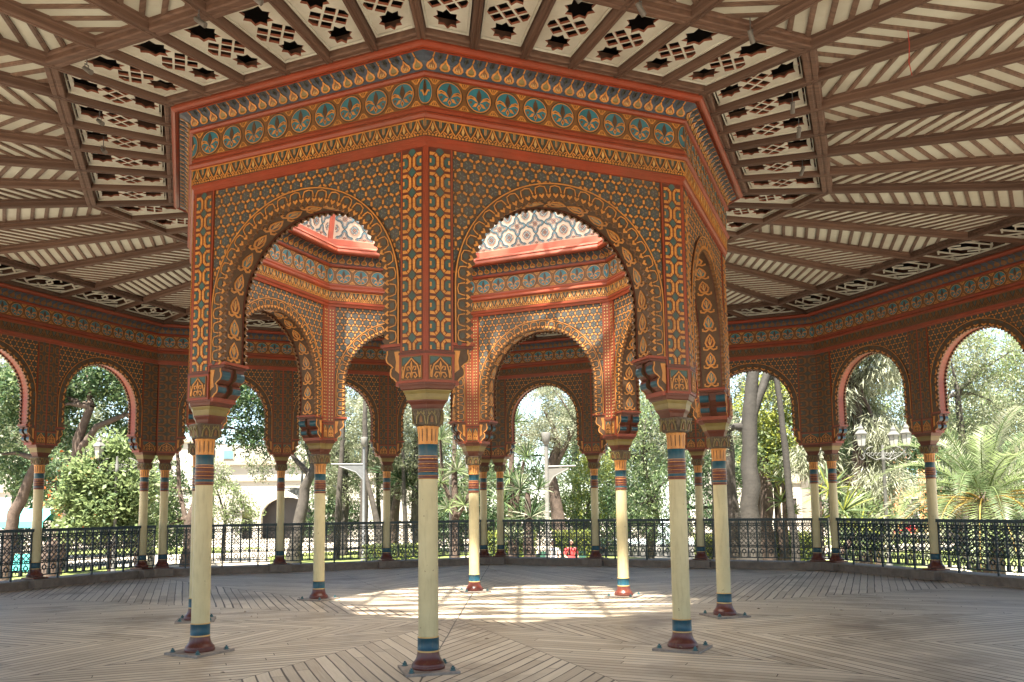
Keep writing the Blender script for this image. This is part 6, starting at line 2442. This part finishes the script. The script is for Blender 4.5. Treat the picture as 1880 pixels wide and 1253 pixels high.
# market awning glimpsed at the left edge
aw = thing('market_stall', 'turquoise awning of a market stall at the left picture edge', 'stall', (-21.6, 24.0, G), .1)
mb = MB()
mb.grid([[(-2.2, -1.2, 2.15), (2.2, -1.2, 2.15)], [(-2.2, 0, 2.7), (2.2, 0, 2.7)], [(-2.2, 1.2, 2.15), (2.2, 1.2, 2.15)]], 'awning_turquoise', False)
mb.box((0, -1.2, 2.03), (4.4, .03, .26), 'awning_turquoise')
mb.build('canopy', aw)
for sx in (-2.1, 2.1):
    for sy in (-1.15, 1.15):
        m1 = MB()
        m1.tube([(sx, sy, 0, .025), (sx, sy, 2.12, .025)], 'lamp_grey', 6)
        m1.build('pole', aw)
mb = MB()
mb.box((0, -.6, .80), (3.8, .9, .06), 'plaster_cream')
mb.box((0, -1.04, .45), (3.8, .03, .72), 'awning_turquoise')
mb.build('counter', aw)

# parked car behind the right railing
car = thing('parked_car', 'small red car parked beyond the garden on the right', 'car', (27.2, 50.0, G), .1)
prof = [(-2.0, .30), (-2.05, .62), (-1.85, .85), (-1.2, .93), (-.55, 1.38), (.75, 1.42), (1.45, .98), (1.95, .90), (2.05, .60), (2.0, .30)]
mb = MB()
rows = []
for y, k in ((-.82, .96), (-.86, 1.0), (.86, 1.0), (.82, .96)):
    rows.append([(x * k, y, z if z > .5 else z) for x, z in prof])
mb.grid(rows, 'car_red', False)
mb.face([(x * .96, -.82, z) for x, z in prof], 'car_red')
mb.face([(x * .96, .82, z) for x, z in reversed(prof)], 'car_red')
mb.build('body', car)
for sx, pts in ((0, [(-1.05, .95), (-.50, 1.32), (.05, 1.34), (.05, .95)]), (1, [(.13, .95), (.13, 1.34), (.70, 1.34), (1.25, .95)])):
    w_ = MB()
    w_.face([(x, -.868, z) for x, z in pts], 'car_glass')
    w_.face([(x, .868, z) for x, z in pts], 'car_glass')
    w_.build('side_window', car)
for sx in (-1.25, 1.3):
    for sy in (-.80, .80):
        w_ = MB()
        w_.tube([(sx, sy - .09, .31, .30), (sx, sy + .09, .31, .30)], 'rubber', 18)
        o = w_.build('wheel', car)
        q_ = MB()
        q_.tube([(sx, sy - .10, .31, .17), (sx, sy + .10, .31, .17)], 'lamp_grey', 14)
        q_.build('rim', o)
#@@G1@@

# ------------------------------------------------------------------ light
w = bpy.data.worlds.new('World')
scn.world = w
w.use_nodes = True
nt = w.node_tree
bg = nt.nodes['Background']
sky = nt.nodes.new('ShaderNodeTexSky')
sky.sky_type = 'NISHITA'
sky.sun_disc = False
SUN_EL, SUN_AZ = radians(67.7), radians(196.3)
sky.sun_elevation = SUN_EL
sky.sun_rotation = SUN_AZ
sky.altitude = 2200
sky.air_density = 1.0
sky.dust_density = 3.5
sky.ozone_density = 1.0
tint = nt.nodes.new('ShaderNodeMix')            # warm city haze takes some blue out of the sky
tint.data_type = 'RGBA'
tint.blend_type = 'MULTIPLY'
tint.inputs[0].default_value = 1.0
nt.links.new(sky.outputs[0], tint.inputs[6])
tint.inputs[7].default_value = (1.0, 0.94, 0.82, 1)
nt.links.new(tint.outputs[2], bg.inputs['Color'])
bg.inputs['Strength'].default_value = 0.07
sd = bpy.data.lights.new('sun', 'SUN')
sd.energy = 5.0
sd.angle = radians(0.9)
sd.color = (1.0, 0.93, 0.82)
so = bpy.data.objects.new('sun', sd)
C.objects.link(so)
sdir = Vector((sin(SUN_AZ) * cos(SUN_EL), cos(SUN_AZ) * cos(SUN_EL), sin(SUN_EL)))
so.rotation_euler = (-sdir).to_track_quat('-Z', 'Y').to_euler()
so.location = sdir * 60

# ------------------------------------------------------------------ camera (shift lens; level-ish, verticals nearly true)
cd = bpy.data.cameras.new('camera')
cam = bpy.data.objects.new('camera', cd)
C.objects.link(cam)
yaw, pitch, roll = 0.0178, 0.1040, -0.0115
fwd = Vector((-sin(yaw) * cos(pitch), cos(yaw) * cos(pitch), sin(pitch)))
rt = Vector((cos(yaw), sin(yaw), 0))
up = rt.cross(fwd)
r2 = rt * cos(roll) + up * sin(roll)
u2 = -rt * sin(roll) + up * cos(roll)
M3 = Matrix((r2, u2, -fwd)).transposed()
cam.matrix_world = Matrix.Translation((0.9068, -11.4933, 1.5)) @ M3.to_4x4()
cd.sensor_fit = 'HORIZONTAL'
cd.sensor_width = 36
cd.lens = 1514.12 / 1880 * 36
cd.shift_x = (940 - 932.34) / 1880
cd.shift_y = (774.68 - 626.5) / 1880
cd.clip_start = 0.05
cd.clip_end = 2000
scn.camera = cam

scn.view_settings.view_transform = 'Standard'
scn.view_settings.look = 'None'
scn.view_settings.exposure = 2.95
scn.view_settings.gamma = 1
scn.cycles.max_bounces = 10
scn.cycles.diffuse_bounces = 7
scn.cycles.use_denoising = True
